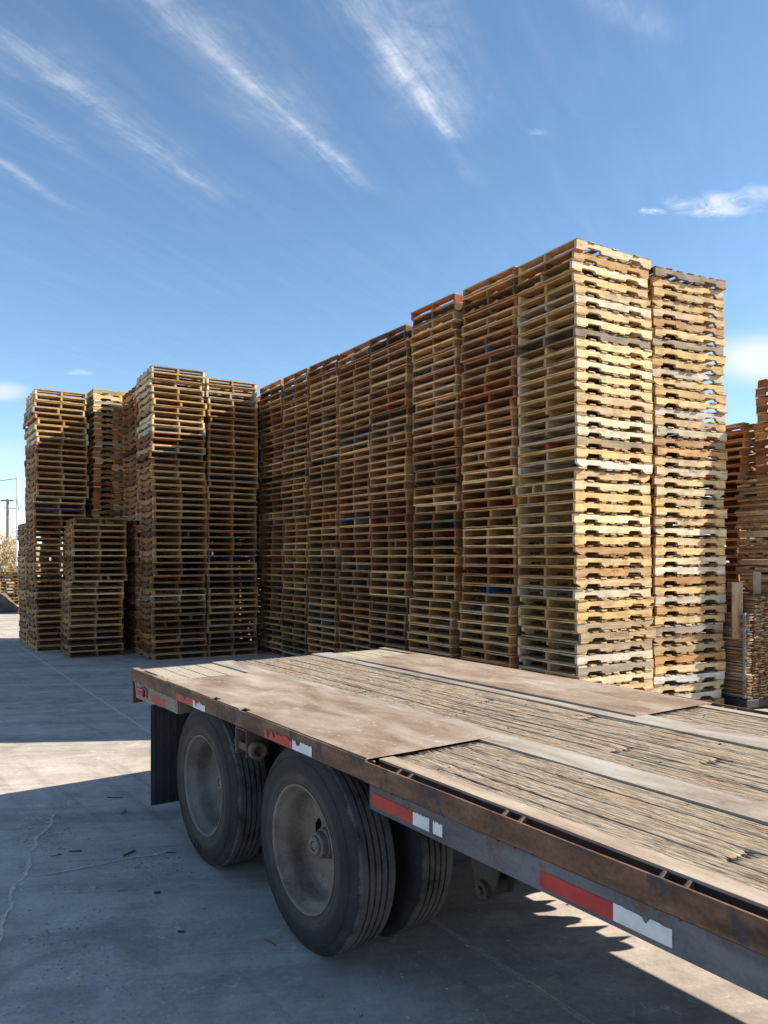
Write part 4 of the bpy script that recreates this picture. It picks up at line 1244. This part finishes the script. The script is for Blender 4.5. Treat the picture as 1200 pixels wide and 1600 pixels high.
chip('broken black twig between the two cracks', (118, 1331), .11, .020, .012, R(8), DK, 3)
chip('pale flat chip beside the broken black twig', (96, 1327), .075, .022, .008, R(-4), PL, 4)
chip('thin brown splinter just beside the wide crack', (88, 1337), .10, .010, .008, R(28), BR, 5)
chip('rounded tan chip below the thin crack', (146, 1387), .07, .032, .018, R(-30), PL, 6)
chip('long dark splinter near the edge of the sunlit strip', (180, 1247), .17, .014, .012, R(-3), DK, 7)
chip('small upright chip between mud flap and wide crack', (193, 1270), .07, .03, .03, R(60), GY, 8)
chip('small pale chip on the concrete beside the mud flap', (212, 1219), .07, .02, .010, R(0), PL, 9)
chip('thin grey splinter below the slanting dark one', (191, 1392), .075, .012, .008, R(15), GY, 10)
chip('short dark chip on the open concrete before the rear wheel', (246, 1396), .05, .026, .016, R(12), DK, 11)
chip('dark flat splinter where the thin crack meets the rear wheel', (267, 1333), .09, .016, .010, R(-4), DK, 12)
chip('black square chip low on the open concrete', (283, 1457), .05, .02, .012, R(-14), DK, 13)
chip('grey flat chip above the slanting dark splinter', (184, 1327), .10, .022, .005, R(20), GY, 14)
m = MB(); rg = random.Random(3)
for i in range(2200):
    q_ = rg.random()
    if q_ < .18: p = ground_px(rg.gauss(240, 32), rg.gauss(1350, 12))
    elif q_ < .30: p = ground_px(rg.gauss(80, 26), rg.gauss(1290, 22))
    elif q_ < .40: p = ground_px(rg.gauss(120, 60), rg.gauss(1480, 40))
    else: p = ground_px(rg.uniform(-60, 900), rg.uniform(1240, 1640))
    s = rg.uniform(.0012, .0045) if rg.random() < .93 else rg.uniform(.005, .008); M = Matrix.Translation(p) @ Matrix.Rotation(rg.uniform(0, 6), 4, 'Z')
    m.box((-s, -s * .5, .0005), (s, s * .5, s * .7), M)
cr = m.build('wood_crumbs', M_CHIPS); tag(cr, 'fine wood crumbs and grit scattered over the concrete', 'debris', kind='stuff')

# ------------------------------------------------------------------ beyond the yard, at the left edge
pole = empty('utility_pole', (-34.3, 70, 0)); tag(pole, 'distant wooden utility pole with a short crossarm', 'utility pole')
m = MB(); m.tube((0, 0, -.1), (0, 0, 7.25), .16, .11, n=12); m.build('pole', M_POLEW, pole)
m = MB(); m.box((-.62, -.06, 7.02), (.55, .06, 7.14)); m.build('crossarm', M_POLEW, pole)
m = MB(); m.tube((-.3, 0, 6.42), (1.0, 0, 6.34), .035, n=6); m.build('bracket_arm', M_POLEW, pole)
lp = empty('lamp_post', (-21.5, 45, 0)); tag(lp, 'thin white metal pole with a curved side arm', 'lamp post')
m = MB(); m.tube((0, 0, -.1), (0, 0, 6.65), .075, .055, n=12); m.build('pole', M_POLEM, lp)
m = MB()
prev = None
for i in range(9):
    t = i / 8; q = (.05 + .75 * t, 0, 4.6 + 1.25 * math.sin(t * 1.35))
    if prev: m.tube(prev, q, .028, n=8)
    prev = q
m.build('side_arm', M_POLEM, lp)
m = MB(); prev = None
for i in range(21):
    t = i / 20; q = (-75 + 53.5 * t, 60 - 15 * t, 6.55 - 1.6 * (1 - (2 * t - 1) ** 2) + (1 - t) * 1.2)
    if prev: m.tube(prev, q, .018, n=5, caps=False)
    prev = q
tag(m.build('overhead_wire', M_WIRE), 'thin wire running in to the white metal pole', 'wire')

def dry_tree(name, label, loc, h, spread, seed, n=260, group='bare winter trees behind the yard'):
    rg = random.Random(seed)
    t = empty(name, loc); tag(t, label, 'tree', group)
    m = MB(); m.tube((0, 0, -.2), (.1, 0, h * .35), .14, .09, n=8)
    limbs = []
    for i in range(9):
        a = rg.uniform(0, 6.28); q = (math.cos(a) * spread * rg.uniform(.3, .8), math.sin(a) * spread * rg.uniform(.3, .8), h * rg.uniform(.6, .95))
        m.tube((.1, 0, h * rg.uniform(.12, .35)), q, .06, .015, n=5, caps=False); limbs.append(q)
    m.build('trunk', M_TWIG, t)
    m = MB()
    for i in range(n):
        q = Vector(rg.choice(limbs)) * rg.uniform(.35, 1.0)
        d = Vector((rg.gauss(0, 1), rg.gauss(0, 1), rg.gauss(.6, .7))).normalized() * rg.uniform(.3, 1.0)
        m.tube(q, q + d, .012, .004, n=3, caps=False)
        for _ in range(5):
            p = q + d * rg.random(); e = Vector((rg.gauss(0, 1), rg.gauss(0, 1), rg.gauss(.3, .8))).normalized() * rg.uniform(.1, .35)
            w = e.orthogonal().normalized() * rg.uniform(.015, .05)
            m.add([p - w, p + w, p + e], [(0, 1, 2)])
    m.build('crown', M_TWIG, t)
    return t
dry_tree('bare_tree', 'tall sparse bare tree beside the distant utility pole', (-36.5, 74, 0), 6.0, 2.6, 1, 200)
dry_tree('dry_shrub', 'dense tan dry shrub beyond the far pallet pile', (-28.6, 59, 0), 3.4, 2.6, 2, 700)
dry_tree('dry_shrub', 'broad tan dry shrub at the foot of the utility pole', (-33.0, 66, 0), 3.0, 3.0, 3, 700)
dry_tree('dry_shrub', 'low tan dry shrub below the white metal pole', (-25.2, 52.5, 0), 2.6, 2.2, 4, 600)
# heap of wood chips and a leaning sheet
rg = random.Random(4)
nx, ny = 30, 20; vs, fs = [], []
for i in range(nx + 1):
    for j in range(ny + 1):
        x = -4 + 8 * i / nx; y = -2.5 + 5 * j / ny
        r = min(1, math.hypot(x / 4, y / 2.5))
        vs.append((x, y, -.02 + 1.05 * (1 - r) ** 1.1 * (1 + .35 * noise.noise(Vector((x, y, 2)))) + .05 * noise.noise(Vector((x * 4, y * 4, 0))) * (1 - r)))
for i in range(nx):
    for j in range(ny):
        q = i * (ny + 1) + j; fs.append((q, q + ny + 1, q + ny + 2, q + 1))
m = MB(); m.add(vs, fs)
tag(m.build('chip_heap', M_CHIPS, None, (-17.2, 31.5, 0)), 'low heap of pale scrap wood at the far edge of the yard', 'scrap heap', kind='stuff')
m = MB(); m.box((-.45, -.02, 0), (.45, .02, 1.0)); 
tag(m.build('leaning_sheet', M_SHEET, None, (-13.25, 27.3, 0), (R(-50), R(0), R(70))), 'brown sheet leaning against the far pallet pile', 'sheet')
